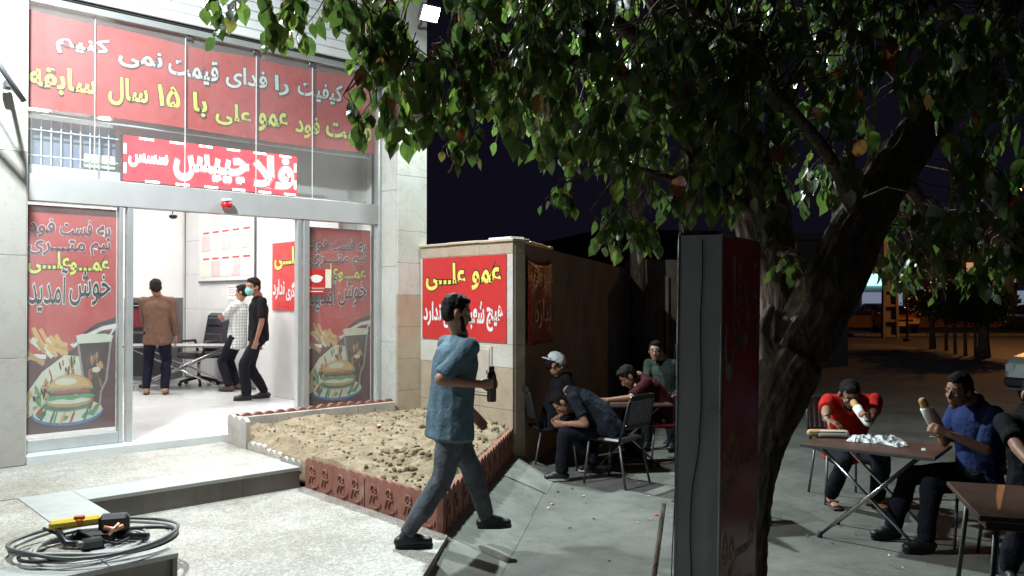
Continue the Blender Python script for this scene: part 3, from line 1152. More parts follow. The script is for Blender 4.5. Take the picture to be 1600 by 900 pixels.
def edging(a, b, z0, z1, n_scal, face, mat, motif=True, th=.045):
    """one cast edging tile from a to b (2d), scalloped along the top; face = outward normal"""
    a = Vector(a); b = Vector(b)
    L = (b-a).length; d = (b-a)/L
    hs = L/n_scal
    prof = [(0, z0), (L, z0)]
    N = 6
    for k in range(n_scal-1, -1, -1):
        for i in range(N+1):
            t = i/N
            if i == 0 and k < n_scal-1: continue
            prof.append((k*hs+hs*(1-t), z1-.035+.035*sin(pi*t)**.7 if 0 < t < 1 else z1-.035))
    m_ = MB()
    P = lambda u, z, h: Vector((a.x+d.x*u+face.x*h, a.y+d.y*u+face.y*h, z))
    nn = len(prof)
    vs = [P(u, z, 0) for u, z in prof]+[P(u, z, -th) for u, z in prof]
    rv = (d.x*face.y-d.y*face.x) > 0
    f1 = tuple(range(nn)); f2 = tuple(range(2*nn-1, nn-1, -1))
    m_.add(vs, [f1, f2]+[(i, nn+i, nn+(i+1) % nn, (i+1) % nn) for i in range(nn)], mat)
    if motif:
        for k in range(2):
            cx = L*(.27+.46*k)
            hz = (z1-z0)
            zc = z0+hz*.62
            r = hz*.15
            pts = [P(cx+r*cos(t)*.9, zc+r*sin(t), .004) for t in [2*pi*i/12 for i in range(13)]]
            m_.tube(pts, .010, mat, 6)
            zc2 = z0+hz*.30
            pts = [P(cx+.035-(r*1.3)*cos(t)*(1-.05*i), zc2+r*1.25*sin(t), .004) for i, t in enumerate([-2.4+4.6*i/10 for i in range(11)])]
            m_.tube(pts, .010, mat, 6)
            pts = [P(cx-.055+.05*t, z0+hz*(.2+.45*t), .004) for t in (0, .5, 1)]
            m_.tube(pts, [.004, .012, .004], mat, 6)
            pts = [P(cx+.10, z0+hz*(.12+.20*t), .004) for t in (0, .5, 1)]
            m_.tube(pts, [.003, .009, .003], mat, 6)
    return m_


# front row facing the step
ys = [6.56, 6.09, 5.62, 5.15, 4.68]
for i in range(4):
    dz = R_.uniform(-.008, .008)
    m_ = edging((3.60+R_.uniform(-.006, .006), ys[i]-.003), (3.60+R_.uniform(-.006, .006), ys[i+1]+.003), -.01, .262+dz, 4, Vector((-1, 0)), 'edging_clay')
    wb(m_, 'edging_tile', bed)
# diagonal row
L = (B0-A0).length
nt = 6
for i in range(nt):
    a = A0+rd*(L*i/nt+.003); b = A0+rd*(L*(i+1)/nt-.003)
    if i == nt-1: b = A0+rd*(L-.14)
    wb(edging(a, b, -.10, .27+R_.uniform(-.01, .006), 4, Vector((rn.x, rn.y)), 'edging_clay'), 'edging_tile', bed)
# back row by the shop front
xs = [3.62+.497*i for i in range(5)]
for i in range(4):
    wb(edging((xs[i]+.003, 8.17), (xs[i+1]-.003, 8.17), .12, .475+R_.uniform(-.006, .006), 4, Vector((0, 1)), 'edging_clay', False), 'edging_tile', bed)
    g = MB(); g.box((xs[i]+.003, 8.085, .1), (xs[i+1]-.003, 8.125, .435), 'edging_pale', None, .006); wb(g, 'edging_backing', bed)
# left side, partly buried
for i, (ya, yb, zt, mt) in enumerate(((8.18, 7.72, .47, 'edging_pale'), (7.70, 7.36, .255, 'edging_pale'), (7.34, 7.02, .235, 'edging_pale'), (6.98, 6.66, .215, 'edging_pale'))):
    wb(edging((3.62-.012*i, ya), (3.60+.012*(i % 2), yb), .12, zt, 3, Vector((-1, 0)), mt, False), 'edging_tile', bed)
g = MB()
g.ell((0, 0, 0), (Vector((1, 0, 0)), Vector((0, 1, 0)), Vector((0, 0, 1))), (.03, .02, .014), 'litter_white', 8, 5)
g.box((-.035, -.02, -.012), (.0, .02, -.002), 'print_red')
o = g.build('litter'); o.location = (4.78, 7.18, soil_z(4.78, 7.18)+.012); o.rotation_euler = (0, .2, .6)
tag(o, 'crumpled red and white wrapper lying on the bare soil of the bed', 'litter')

# ------------------------------------------------------------------ the shop building
ZT = 7.2
shop = thing('shop_building', 'pale stone shop building with a white siding band over its lit glass front', 'building', (3.7, 11, 0))
w = MB(); w.box((.6, 8.78, -.2), (.8, 15.2, ZT), 'plaster_house'); wb(w, 'wall', shop)
w = MB(); w.box((.6, 15.0, -.2), (6.1, 15.2, ZT), 'white_wall'); w.box((.8, 14.98, .25), (5.8, 15.0, 4.3), 'white_wall'); wb(w, 'wall', shop)
rw = MB(); rw.box((5.83, 8.62, -.2), (6.06, 15.0, ZT), 'plaster_house'); rw = wb(rw, 'wall', shop)
w = MB(); w.box((.55, 8.3, ZT), (6.12, 15.2, ZT+.2), 'plaster_house'); wb(w, 'roof', shop)
w = MB(); w.box((.8, 8.62, 4.35), (5.83, 15.0, 4.5), 'white_wall'); wb(w, 'ceiling', shop)
w = MB(); w.box((-4, 8.30, -.2), (1.80, 8.78, ZT), 'riser_stone'); lp = wb(w, 'pillar', shop)
w = MB(); w.box((5.69, 8.15, -.2), (6.06, 8.62, ZT), 'riser_stone'); rp = wb(w, 'pillar', shop)
# wall above the glass
w = MB(); w.box((1.8, 8.42, 4.40), (5.69, 8.62, ZT), 'dark_gap'); wb(w, 'wall', shop)
z = 4.42
k = 0
while z < ZT-.1:
    g = MB(); g.box((1.83, 8.385-.01, z), (5.66, 8.418, z+.092), 'siding_white', None, .007)
    wb(g, 'siding_board', shop); z += .098
# marble panels on the left pillar
zz = [.18, .95, 1.72, 2.10, 2.87, 3.64, 4.41, 5.2, 6.0, 7.2]
zz0 = [.18, 1.12, 2.02, 2.93, 3.83, 4.7, 5.6, 6.5, 7.2]
for i in range(len(zz0)-1):
    for xa, xb in ((-.1, .86), (.86, 1.82)):
        g = MB(); g.box((xa+.0015, 8.265, zz0[i]+.0015), (xb-.0015, 8.30, zz0[i+1]-.0015), 'marble_grey' if zz0[i] < 2.4 else 'marble', None, .003)
        wb(g, 'marble_panel', lp)
    g = MB(); g.box((1.80, 8.302, zz0[i]+.0015), (1.835, 8.60, zz0[i+1]-.0015), 'marble', None, .003); wb(g, 'marble_panel', lp)
zr = [.0, .55, .92, 1.30, 1.68, 2.06, 2.44, 3.1, 3.8, 4.5, 5.2, 5.9, 6.6, 7.2]
for i in range(len(zr)-1):
    low = zr[i] < 1.6
    g = MB(); g.box((5.66, 8.12, zr[i]+.0015), (6.085, 8.15, zr[i+1]-.0015), 'marble_beige' if low else 'marble', None, .003); wb(g, 'marble_panel', rp)
for i in range(len(zz0)-1):
    g = MB(); g.box((5.655, 8.152, zz0[i]+.0015), (5.69, 8.62, zz0[i+1]-.0015), 'marble', None, .003); wb(g, 'marble_panel', rp)
    g = MB(); g.box((6.06, 8.152, zz0[i]+.0015), (6.09, 8.62, zz0[i+1]-.0015), 'marble_beige', None, .003); wb(g, 'marble_panel', rp)
# threshold and inner floor
g = MB(); g.box((1.836, 8.28, ZS), (5.66, 8.62, .25), 'marble_floor', None, .004)
struct(g.build('threshold'))
fl = MB(); fl.box((.8, 8.62, ZS), (5.83, 15.0, .235), 'riser_stone'); fl = struct(fl.build('shop_floor'))
g = MB(); g.box((.001, .001, 0), (.599, .599, .015), 'marble_floor', None, .0015)
tile_m = g.mesh('floor_tile')
for i in range(8):
    for j in range(11):
        x, y = .9+.6*i, 8.62+.6*j
        if y+.6 > 15.3: continue
        piece('floor_tile', tile_m, fl, (x, y, .235))
# inner right wall tiles
g = MB(); g.box((-.02, .0015, .0015), (0, .5985, .5985), 'tile_wall', None, .003)
wt_m = g.mesh('wall_tile')
for j in range(10):
    for k in range(7):
        piece('wall_tile', wt_m, rw, (5.83, 8.92+.6*j, .25+.6*k))
# pier in the right wall near the door
w = MB(); w.box((5.54, 9.25, .25), (5.81, 11.55, 4.3), 'tile_wall', None, .006); wb(w, 'pier', shop)
w = MB(); w.box((2.76, 9.02, 2.86), (5.82, 9.12, 4.34), 'soffit_grey', None, .006); wb(w, 'bulkhead', shop)  # added panel, hides the bright room behind the transom glass and LED letters
# ceiling lights
for k, (x, y) in enumerate(((2.6, 10.3), (4.4, 10.3), (2.6, 12.9), (4.4, 12.9))):
    t = thing('ceiling_light', ('square white ceiling light inside the shop, ' + ('near the door toward the left poster', 'near the door toward the inner red banner', 'deep in the room over the oven', 'deep in the room above the office chair')[k]), 'ceiling light', (x, y, 4.30), 0, 'ceiling lights inside the shop')
    g = MB(); g.box((-.62, -.62, 0), (.62, .62, .045), 'white_paint', None, .004); g.build('housing', None, t)
    g = MB(); g.box((-.56, -.56, -.006), (.56, .56, -.002), 'ceiling_glow'); g.build('diffuser', None, t)

# ------------------------------------------------------------------ glass front
front = thing('shopfront', 'aluminium framed glass front with an open doorway under a red lit sign', 'shopfront', (3.7, YG, .25))


def fpart(nm, a, b, m, bev=.004):
    g = MB(); g.box(a, b, m, None, bev); return wb(g, nm, front)


fpart('header', (1.84, 8.465, 2.53), (5.65, 8.60, 2.77), 'header_grey')
fpart('top_rail', (1.84, 8.44, 4.33), (5.65, 8.58, 4.398), 'aluminium')
for x0, x1 in ((1.838, 1.87), (5.615, 5.652)):
    fpart('post', (x0, 8.45, .25), (x1, 8.56, 4.33), 'aluminium')
for x0, x1 in ((2.66, 2.695), (2.735, 2.79)):
    fpart('post', (x0, 8.47, .25), (x1, 8.555, 2.528), 'aluminium')
for x0, x1 in ((4.555, 4.60), (4.63, 4.70)):
    fpart('post', (x0, 8.47, .25), (x1, 8.555, 2.528), 'aluminium')
fpart('bottom_rail', (1.872, 8.47, .252), (2.658, 8.54, .36), 'aluminium')
fpart('bottom_rail', (4.702, 8.47, .252), (5.613, 8.54, .36), 'aluminium')
fpart('mid_rail', (1.872, 8.60, 3.34), (5.613, 8.64, 3.375), 'white_paint')


def pane(x0, x1, z0, z1, y=8.505):
    g = MB(); g.box((x0, y, z0), (x1, y+.008, z1), 'window_glass'); wb(g, 'glass_pane', front)


pane(1.872, 2.658, .362, 2.526)
pane(4.702, 5.613, .362, 2.526)
seams = [1.872, 2.44, 3.30, 4.07, 4.75, 5.613]
for i in range(len(seams)-1):
    pane(seams[i]+.003, seams[i+1]-.003, 2.772, 4.328)
    if i:
        g = MB(); g.box((seams[i]-.0022, 8.500, 2.772), (seams[i]+.0022, 8.516, 4.328), 'white_paint'); wb(g, 'glass_joint', front)
# little clips that hold the banner
for x in (3.33, 4.05, 4.72):
    g = MB(); g.box((x-.03, 8.47, 4.285), (x+.03, 8.50, 4.325), 'steel_grey', None, .004); wb(g, 'clip', front)


# ------------------------------------------------------------------ printed signs
def ban(name, label, cat, X0, X1, Z0, Z1, Y, mat, th=.004):
    t = thing(name, label, cat, ((X0+X1)/2, Y, Z0))
    g = MB(); g.box((X0, Y, Z0), (X1, Y+th, Z1), mat); wb(g, 'panel', t)
    return t, (lambda u, v, h: Vector((u, Y-h, v)))


t = thing('banner', 'wide red banner with white and yellow Persian lettering across the upper glass', 'banner', (3.7, 8.545, 3.4))
N = 24


def bz(x, top):
    u = (x-1.88)/(5.61-1.88)
    if top:
        return 4.285-.035*sin(pi*u)-.01*sin(u*19)-(.03 if u > .97 else 0)
    return 3.385+.012*sin(u*7)


vs = []; fs = []
for i in range(N+1):
    x = 1.875+(5.61-1.875)*i/N
    vs += [(x, 8.545+.006*sin(i*1.3), bz(x, 0)), (x, 8.545+.006*sin(i*1.3), bz(x, 1)), (x, 8.552+.006*sin(i*1.3), bz(x, 0)), (x, 8.552+.006*sin(i*1.3), bz(x, 1))]
for i in range(N):
    o = i*4
    fs += [(o, o+4, o+5, o+1), (o+2, o+3, o+7, o+6), (o+1, o+5, o+7, o+3), (o, o+2, o+6, o+4)]
g = MB(); g.add(vs, fs, 'print_poster', False); wb(g, 'cloth_panel', t)
fr = lambda u, v, h: Vector((u, 8.538-h, v))
g = MB()
for txt, x0, x1, z0, z1 in (('کنیم', 2.11, 2.58, 3.93, 4.14), ('نمی', 2.66, 3.08, 3.91, 4.11), ('قیمت', 3.14, 3.66, 3.87, 4.13), ('فدای', 3.74, 4.21, 3.89, 4.13),
                            ('را', 4.30, 4.47, 3.90, 4.12), ('کیفیت', 4.58, 5.16, 3.90, 4.15)):
    put_text(g, txt, (x0, z0, x1, z1), fr, 'print_white', 'print_outline', .022, .03)
wb(g, 'lettering', t)
g = MB()
for txt, x0, x1, z0, z1 in (('سابقه', 1.885, 2.46, 3.54, 3.80), ('سال', 2.57, 2.94, 3.52, 3.80), ('۱۵', 3.03, 3.26, 3.58, 3.80), ('با', 3.39, 3.54, 3.53, 3.78),
                            ('علی', 3.63, 4.03, 3.48, 3.72), ('عمو', 4.11, 4.46, 3.47, 3.71), ('فود', 4.55, 4.86, 3.46, 3.72), ('فست', 4.94, 5.56, 3.52, 3.76)):
    put_text(g, txt, (x0, z0, x1, z1), fr, 'print_yellow', 'print_outline', .026, .03)
wb(g, 'lettering', t)


def ellp(cx, cy, rx, ry, n=24, a0=0, a1=2*pi, rot=0):
    return [(cx+rx*cos(a)*cos(rot)-ry*sin(a)*sin(rot), cy+rx*cos(a)*sin(rot)+ry*sin(a)*cos(rot)) for a in [a0+(a1-a0)*i/n for i in range(n if abs(a1-a0-2*pi) < .01 else n+1)]]


def poster(label, X0, X1, Z0, Z1, Y, sticker=False):
    t, fr0 = ban('poster', label, 'poster', X0, X1, Z0, Z1, Y, 'print_poster')
    Wd, Hh = X1-X0, Z1-Z0
    P = lambda u, v, h: Vector((X0+u*Wd, Y-h, Z0+v*Hh))
    g = MB(); lay = [0]

    def shp(pts, m):
        lay[0] += 1
        g.add([P(min(1, max(0, u)), min(1, max(0, v)), .00015*lay[0]) for u, v in pts], [tuple(range(len(pts)))], m)
    # swoosh bands and the dark lower field
    top = [(0, .355), (.15, .365), (.3, .36)] + [(.50, .40), (.70, .455), (.85, .485), (1, .50)]
    shp([(0, 0), (1, 0), (1, .44), (.86, .445), (.70, .425), (.5, .36), (.2, .33), (0, .33)], 'print_maroon')
    shp([(.48, .385), (.66, .43), (.84, .463), (1, .475), (1, .455), (.84, .445), (.66, .412), (.52, .37)], 'print_white')
    shp([(.5, .385), (.62, .435), (.78, .478), (1, .505), (1, .478), (.84, .467), (.66, .433), (.52, .387)], 'print_black')
    shp([(0, .335), (.10, .35), (.22, .345), (.22, .325), (.1, .33), (0, .318)], 'print_white')
    # fries
    rr = random.Random(3)
    for i in range(22):
        a = radians(rr.uniform(100, 168)); cx, cy = .30+rr.uniform(-.12, .16), .345+rr.uniform(-.045, .045)
        L_ = rr.uniform(.14, .24); wd = .021
        dx, dy = cos(a)*L_, sin(a)*L_*.42
        nx_, ny_ = -sin(a)*wd, cos(a)*wd*.42
        shp([(cx-nx_, cy-ny_), (cx+nx_, cy+ny_), (cx+dx+nx_, cy+dy+ny_), (cx+dx-nx_, cy+dy-ny_)], ('print_fry', 'print_tan', 'print_fry', 'print_cream')[i % 4])
    # pizza
    shp([(0, .07), (0, .17), (.18, .27), (.42, .34), (.62, .33), (.60, .22), (.3, .12)], 'print_cream')
    for i in range(46):
        a, b_ = rr.random(), rr.random()
        cx = .03+.55*a; cy = .11+.19*a+b_*.10-.03
        shp(ellp(cx, cy, rr.uniform(.012, .035), rr.uniform(.006, .014), 7, rot=rr.random()*3), ('print_patty', 'print_tan', 'print_tomato', 'print_cola', 'print_green', 'print_fry')[i % 6])
    # drink
    shp([(.545, .415), (.955, .415), (.90, .215), (.835, .165), (.825, .10), (.87, .085), (.64, .085), (.70, .10), (.69, .165), (.615, .215)], 'print_glass')
    shp([(.575, .395), (.925, .395), (.875, .22), (.815, .17), (.80, .115), (.72, .115), (.71, .17), (.64, .22)], 'print_cola')
    for i in range(16):
        cx, cy = rr.uniform(.66, .86), rr.uniform(.20, .36)
        shp(ellp(cx, cy, rr.uniform(.015, .04), rr.uniform(.006, .018), 7, rot=rr.random()*3), ('print_amber', 'print_smoke', 'print_tan', 'print_amber')[i % 4])
    shp(ellp(.77, .268, .05, .013, 10), 'print_cream')
    shp([(.54, .425), (.62, .432), (.88, .430), (.965, .42), (.94, .392), (.56, .388)], 'print_cream')
    shp([(.88, .40), (.905, .40), (.985, .452), (.965, .456)], 'print_white')
    # plate and burger
    shp(ellp(.46, .082, .39, .056, 30), 'print_blue')
    shp(ellp(.46, .090, .38, .051, 30), 'print_cream')
    for i in range(30):
        a = rr.random()*6.28
        shp(ellp(.46+.31*cos(a), .096+.036*sin(a), .045, .011, 8, rot=rr.random()), ('print_leaf', 'print_green', 'print_green', 'print_tomato', 'print_fry', 'print_leaf')[i % 6])
    shp(ellp(.46, .120, .27, .028, 24), 'print_leaf')
    shp(ellp(.47, .135, .25, .028, 24), 'print_tan')
    shp(ellp(.47, .142, .24, .020, 24), 'print_cream')
    shp([(.20, .150), (.25, .166), (.35, .158), (.45, .168), (.55, .158), (.66, .168), (.76, .154), (.70, .140), (.6, .146), (.5, .138), (.38, .146), (.25, .140)], 'print_green')
    shp([(.25, .162), (.71, .162), (.73, .178), (.24, .178)], 'print_patty')
    shp([(.28, .172), (.70, .170), (.69, .184), (.27, .186)], 'print_tomato')
    shp([(.22, .186), (.30, .176), (.42, .188), (.52, .178), (.66, .188), (.74, .180), (.72, .192), (.24, .194)], 'print_green')
    shp(ellp(.48, .188, .25, .064, 28, 0, pi), 'print_tan')
    shp(ellp(.47, .198, .215, .050, 24, 0, pi), 'print_fry')
    shp(ellp(.43, .222, .12, .016, 16), 'print_cream')
    wb(g, 'picture', t)
    lift = .00015*lay[0]
    g = MB()
    for txt, box, m_, ol, bold, sl, ow in (
            ('به', (.77, .858, .93, .925), 'print_plum', 'print_white', .02, 0, .035), ('فست', (.36, .872, .72, .945), 'print_plum', 'print_white', .02, 0, .033),
            ('فود', (.02, .862, .31, .943), 'print_plum', 'print_white', .02, 0, .033),
            ('نیم', (.70, .785, .93, .865), 'print_plum', 'print_white', .02, 0, .033), ('متـــری', (.02, .782, .64, .852), 'print_plum', 'print_white', .02, 0, .033),
            ('عمـــو', (.47, .695, .92, .765), 'print_yellow', 'print_outline', .028, 0, .045), ('علـــی', (.02, .70, .48, .80), 'print_yellow', 'print_outline', .028, 0, .045),
            ('خوش', (.47, .560, .93, .715), 'print_black', 'print_white', .006, .08, .035), ('آمدید', (.04, .535, .44, .722), 'print_black', 'print_white', .006, .08, .035)):
        put_text(g, txt, box, lambda u, v, h: P(u, v, h), m_, ol, bold, ow, sl, .003)
    wb(g, 'lettering', t)
    if sticker:
        s_ = MB(); Y = 8.522
        s_.box((X0-.03, Y-.02, Z0+.665*Hh), (X0+.23*Wd, Y-.016, Z0+.765*Hh), 'print_red')
        s_.box((X0-.03, Y-.02, Z0+.627*Hh), (X0+.23*Wd, Y-.016, Z0+.655*Hh), 'print_red')
        s_.box((X0-.03, Y-.0155, Z0+.655*Hh), (X0+.23*Wd, Y-.0145, Z0+.665*Hh), 'print_white')
        cx = X0+.10*Wd; cz = Z0+.712*Hh
        s_.add([Vector((cx+u*.085, Y-.0225, cz+v*.05)) for u, v in ((-1, .35), (-.5, .75), (0, .9), (.5, .75), (1, .35), (.75, -.5), (.3, -.9), (-.3, -.9), (-.75, -.5))], [tuple(range(9))], 'print_white')
        s_.box((X0-.01, Y-.0225, Z0+.638*Hh), (X0+.20*Wd, Y-.0205, Z0+.643*Hh), 'print_white')
        s_.box((X0+.24*Wd, Y-.018, Z0+.66*Hh), (X0+.33*Wd, Y-.0165, Z0+.765*Hh), 'print_cream')
        k_ = thing('sticker', 'small red sticker with a white face mask symbol on the right poster', 'sticker', (X0, Y-.02, Z0+.64*Hh))
        wb(s_, 'print', k_)
    return t


poster('tall red welcome poster with fries, burger and cola left of the open doorway', 1.876, 2.655, .40, 2.50, 8.550)
poster('tall red welcome poster with food picture behind the glass right of the doorway', 4.72, 5.56, .40, 2.46, 8.550, True)

# red sign with yellow/white text
def words(t, fr, items):
    for it in items:
        g = MB(); put_text(g, it[0], it[1], fr, *it[2:]); wb(g, 'lettering', t)


def small_sign(label, fr, bw, bh, parent_loc, name='wall_sign', cat='sign', text2='هیچ شعبه دیگری ندارد'):
    t = thing(name, label, cat, parent_loc)
    g = MB()
    vs = [fr(0, 0, 0), fr(bw, 0, 0), fr(bw, bh, 0), fr(0, bh, 0), fr(0, 0, .012), fr(bw, 0, .012), fr(bw, bh, .012), fr(0, bh, .012)]
    g.add(vs, [(0, 3, 2, 1), (4, 5, 6, 7), (0, 1, 5, 4), (1, 2, 6, 5), (2, 3, 7, 6), (3, 0, 4, 7)], 'print_red')
    wb(g, 'panel', t)
    f2 = lambda u, v, h: fr(u, v, h+.0125)
    words(t, f2, (('عمو', (bw*.62, bh*.60, bw*.95, bh*.86), 'print_yellow', 'print_black', .032, .04), ('علـــی', (bw*.05, bh*.60, bw*.55, bh*.93), 'print_yellow', 'print_black', .032, .04),
                  ('هیچ', (bw*.79, bh*.12, bw*.97, bh*.43), 'print_white', None, .03), ('شعبه', (bw*.55, bh*.14, bw*.765, bh*.47), 'print_white', None, .03),
                  ('دیگری', (bw*.28, bh*.14, bw*.52, bh*.42), 'print_white', None, .03), ('ندارد', (bw*.02, bh*.16, bw*.25, bh*.46), 'print_white', None, .03)))
    return t


XS = 5.99
# in world, the sign faces -X; its left end (as read) is the far one (greater Y)
small_sign('red sign with yellow and white Persian lettering on the short stone wall',
           lambda u, v, h: Vector((XS-.002-h, 8.06-u, 1.165+v)), 1.49, .95, (XS, 7.3, 1.16))
small_sign('red banner with Persian lettering hanging on the inner wall just behind the door frame',
           lambda u, v, h: Vector((5.536-h, 11.02-u, 1.47+v)), 1.5, .95, (5.54, 10.2, 1.47), 'banner', 'banner')

# LED sign
t = thing('led_sign', 'bright red LED sign with glowing white Persian letters over the doorway', 'sign', (3.65, 8.56, 2.78))
g = MB(); g.box((2.70, 8.545, 2.79), (4.58, 8.60, 3.25), 'black_plastic', None, .004); wb(g, 'housing', t)
g = MB(); g.box((2.712, 8.540, 2.80), (4.568, 8.5445, 3.24), 'led_red'); wb(g, 'screen', t)
frl = lambda u, v, h: Vector((u, 8.539-h, v))
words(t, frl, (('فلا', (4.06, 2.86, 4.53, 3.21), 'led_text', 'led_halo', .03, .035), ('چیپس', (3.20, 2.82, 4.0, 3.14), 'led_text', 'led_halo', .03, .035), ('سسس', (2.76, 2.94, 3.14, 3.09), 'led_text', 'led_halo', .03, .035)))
g = MB()
for i in range(6):
    for zc in (3.226, 2.807):
        x = 2.86+.30*i+(.06 if zc < 3 else 0)
        g.box((x, 8.5365, zc-.010), (x+.14, 8.5385, zc+.010), 'led_text')
for zc in (2.87, 3.06):
    for xc in (2.728, 4.552):
        g.box((xc-.011, 8.5365, zc), (xc+.011, 8.5385, zc+.10), 'led_text')
wb(g, 'border_light', t)
g = MB(); g.ell((3.70, 8.41, 2.62), (Vector((1, 0, 0)), Vector((0, 1, 0)), Vector((0, 0, 1))), (.062, .05, .045), 'red_dome', 14, 8)
g.tube([(3.70, 8.41, 2.655), (3.70, 8.41, 2.68)], .05, 'white_paint', 12)
o = g.build('alarm_dome'); tag(o, 'small red dome fixed under the lit sign above the doorway', 'alarm')
o.location = (0, 0, 0)

# window grille behind upper left glass
t = thing('window_grille', 'white barred grille behind the upper glass left of the lit sign', 'grille', (2.25, 8.72, 2.86))
simple('dusk_pane', (.22, .22, .32), .4)
g = MB(); g.box((1.80, 8.80, 2.90), (2.72, 8.83, 3.34), 'dusk_pane', None, .003); wb(g, 'backing', t)
for i in range(9):
    x = 1.95+.085*i
    g = MB(); g.box((x-.005, 8.715, 2.90), (x+.005, 8.725, 3.33), 'white_paint'); wb(g, 'bar', t)
for z in (2.98, 3.22):
    g = MB(); g.box((1.84, 8.703, z-.005), (2.72, 8.714, z+.005), 'white_paint'); wb(g, 'crossbar', t)
g = MB(); g.box((1.80, 8.66, 2.78), (2.74, 8.80, 2.885), 'white_paint', None, .004); wb(g, 'ledge', t)
g = MB(); g.box((2.42, 8.735, 2.92), (2.70, 8.78, 3.05), 'print_cream', None, .004); wb(g, 'carton', t)

# ------------------------------------------------------------------ short stone wall with cap
sw = thing('stone_wall', 'short pale stone clad wall carrying the red sign beside the earth bed', 'wall', (6.1, 7.3, 0))
g = MB(); g.box((6.02, 6.50, ZS), (6.16, 8.118, 2.25), 'riser_stone'); wb(g, 'core', sw)
zc = [0, .45, .9, 1.15, 2.12, 2.25]
yy = [6.48, 7.02, 7.56, 8.118]
for i in range(len(zc)-1):
    for j in range(3):
        g = MB(); g.box((XS, yy[j]+.0015, zc[i]+.0015), (6.02, yy[j+1]-.0015, zc[i+1]-.0015), 'marble_beige' if (i == 4 or i < 2) else 'marble', None, .003); wb(g, 'stone_panel', sw)
for i in range(len(zc)-1):
    g = MB(); g.box((6.022, 6.478, (zc[i] if i else ZS)+.0015), (6.17, 6.50, zc[i+1]-.0015), 'marble_beige', None, .003); wb(g, 'stone_panel', sw)
for ya, yb, dz in ((6.44, 7.0, 0), (7.003, 7.55, .004), (7.553, 8.115, 0)):
    g = MB(); g.box((5.955, ya, 2.25+dz), (6.20, yb, 2.278+dz), 'marble_beige', None, .004); wb(g, 'cap_stone', sw)
g = MB(); g.box((5.98, 6.50, 2.279), (6.18, 6.86, 2.30), 'marble', None, .003); wb(g, 'loose_tile', sw)
# meter cupboard
t = thing('meter_box', 'small white metal meter cupboard set in the stone wall under the red sign', 'meter box', (XS, 6.95, .55))
g = MB(); g.box((XS-.02, 6.80, .58), (XS, 7.17, 1.12), 'box_paint', None, .004); wb(g, 'frame', t)
g = MB(); g.box((XS-.03, 6.83, .61), (XS-.0205, 7.14, 1.09), 'box_paint', None, .003); wb(g, 'door', t)
g = MB(); g.box((XS-.036, 6.85, .82), (XS-.031, 6.87, .86), 'steel_grey'); wb(g, 'latch', t)

# ------------------------------------------------------------------ yard wall, going away from the corner
yw = thing('yard_wall', 'long dark brown plastered wall running back behind the seated group', 'wall', (6.15, 6.5, ZS))
W0 = Vector((6.18, 6.50, 0)); wd_ = Vector((.851, .526, 0)); wn = Vector((.526, -.851, 0))
Lw = 8.7


def wall_run(p0, d, nrm, L_, z0, ztop, th, m, nm, root, n=18):
    g = MB()
    vs = []
    for i in range(n+1):
        s = L_*i/n
        zt = ztop(s)
        for a in (0, th):
            for z in (z0, zt):
                p = p0+d*s-nrm*a; vs.append((p.x, p.y, z))
    fs = []
    for i in range(n):
        o = i*4
        fs += [(o, o+4, o+5, o+1), (o+1, o+5, o+7, o+3), (o+2, o+3, o+7, o+6)]
    fs += [(0, 1, 3, 2), (n*4, n*4+2, n*4+3, n*4+1)]
    g.add(vs, fs, m)
    return wb(g, nm, root)


wall_run(W0, wd_, wn, Lw, ZS, lambda s: 2.235+.012*noise.noise(Vector((s*2.3, 0, 0))), .2, 'plaster_dark', 'plaster', yw)
g = MB()
for i in range(9):
    p = W0+wd_*(.05+.16*i)-wn*.1
    g.obox(Vector((p.x, p.y, 2.235+.02)), Matrix((wd_, -wn, Vector((0, 0, 1)))).transposed(), (.15, .2, R_.uniform(.02, .05)), 'marble_beige', .004)
wb(g, 'broken_coping', yw)
# banner on it
t = thing('banner', 'creased dark red banner tied to the unlit yard wall near its corner', 'banner', W0+wn*.02+wd_*.3)
g = MB(); vs = []; fs = []
nu, nv = 16, 18
for i in range(nu+1):
    for j in range(nv+1):
        s = .02+1.25*i/nu; u = i/nu; v = j/nv
        z = 1.12+(.98+.0*u-.06*sin(pi*u)*(v))*v
        h = .03+.014*noise.noise(Vector((u*4, v*4, 3)))+.01*sin(u*9+v*3)
        p = W0+wd_*s+wn*h
        vs.append((p.x, p.y, z))
for i in range(nu):
    for j in range(nv):
        o = i*(nv+1)+j
        fs.append((o, o+nv+1, o+nv+2, o+1))
g.add(vs, fs, 'banner_dark_red', True); g = wb(g, 'cloth_panel', t)
md = g.modifiers.new('t', 'SOLIDIFY'); md.thickness = .002
g = MB()
fw = lambda u, v, h: W0+wd_*u+wn*(.052+h)+Vector((0, 0, v))
put_text(g, 'عمو علی', (.15, 1.75, 1.15, 2.0), fw, 'totem_text', None, .02)
put_text(g, 'ندارد', (.25, 1.3, 1.05, 1.6), fw, 'totem_text', None, .01)
wb(g, 'lettering', t)
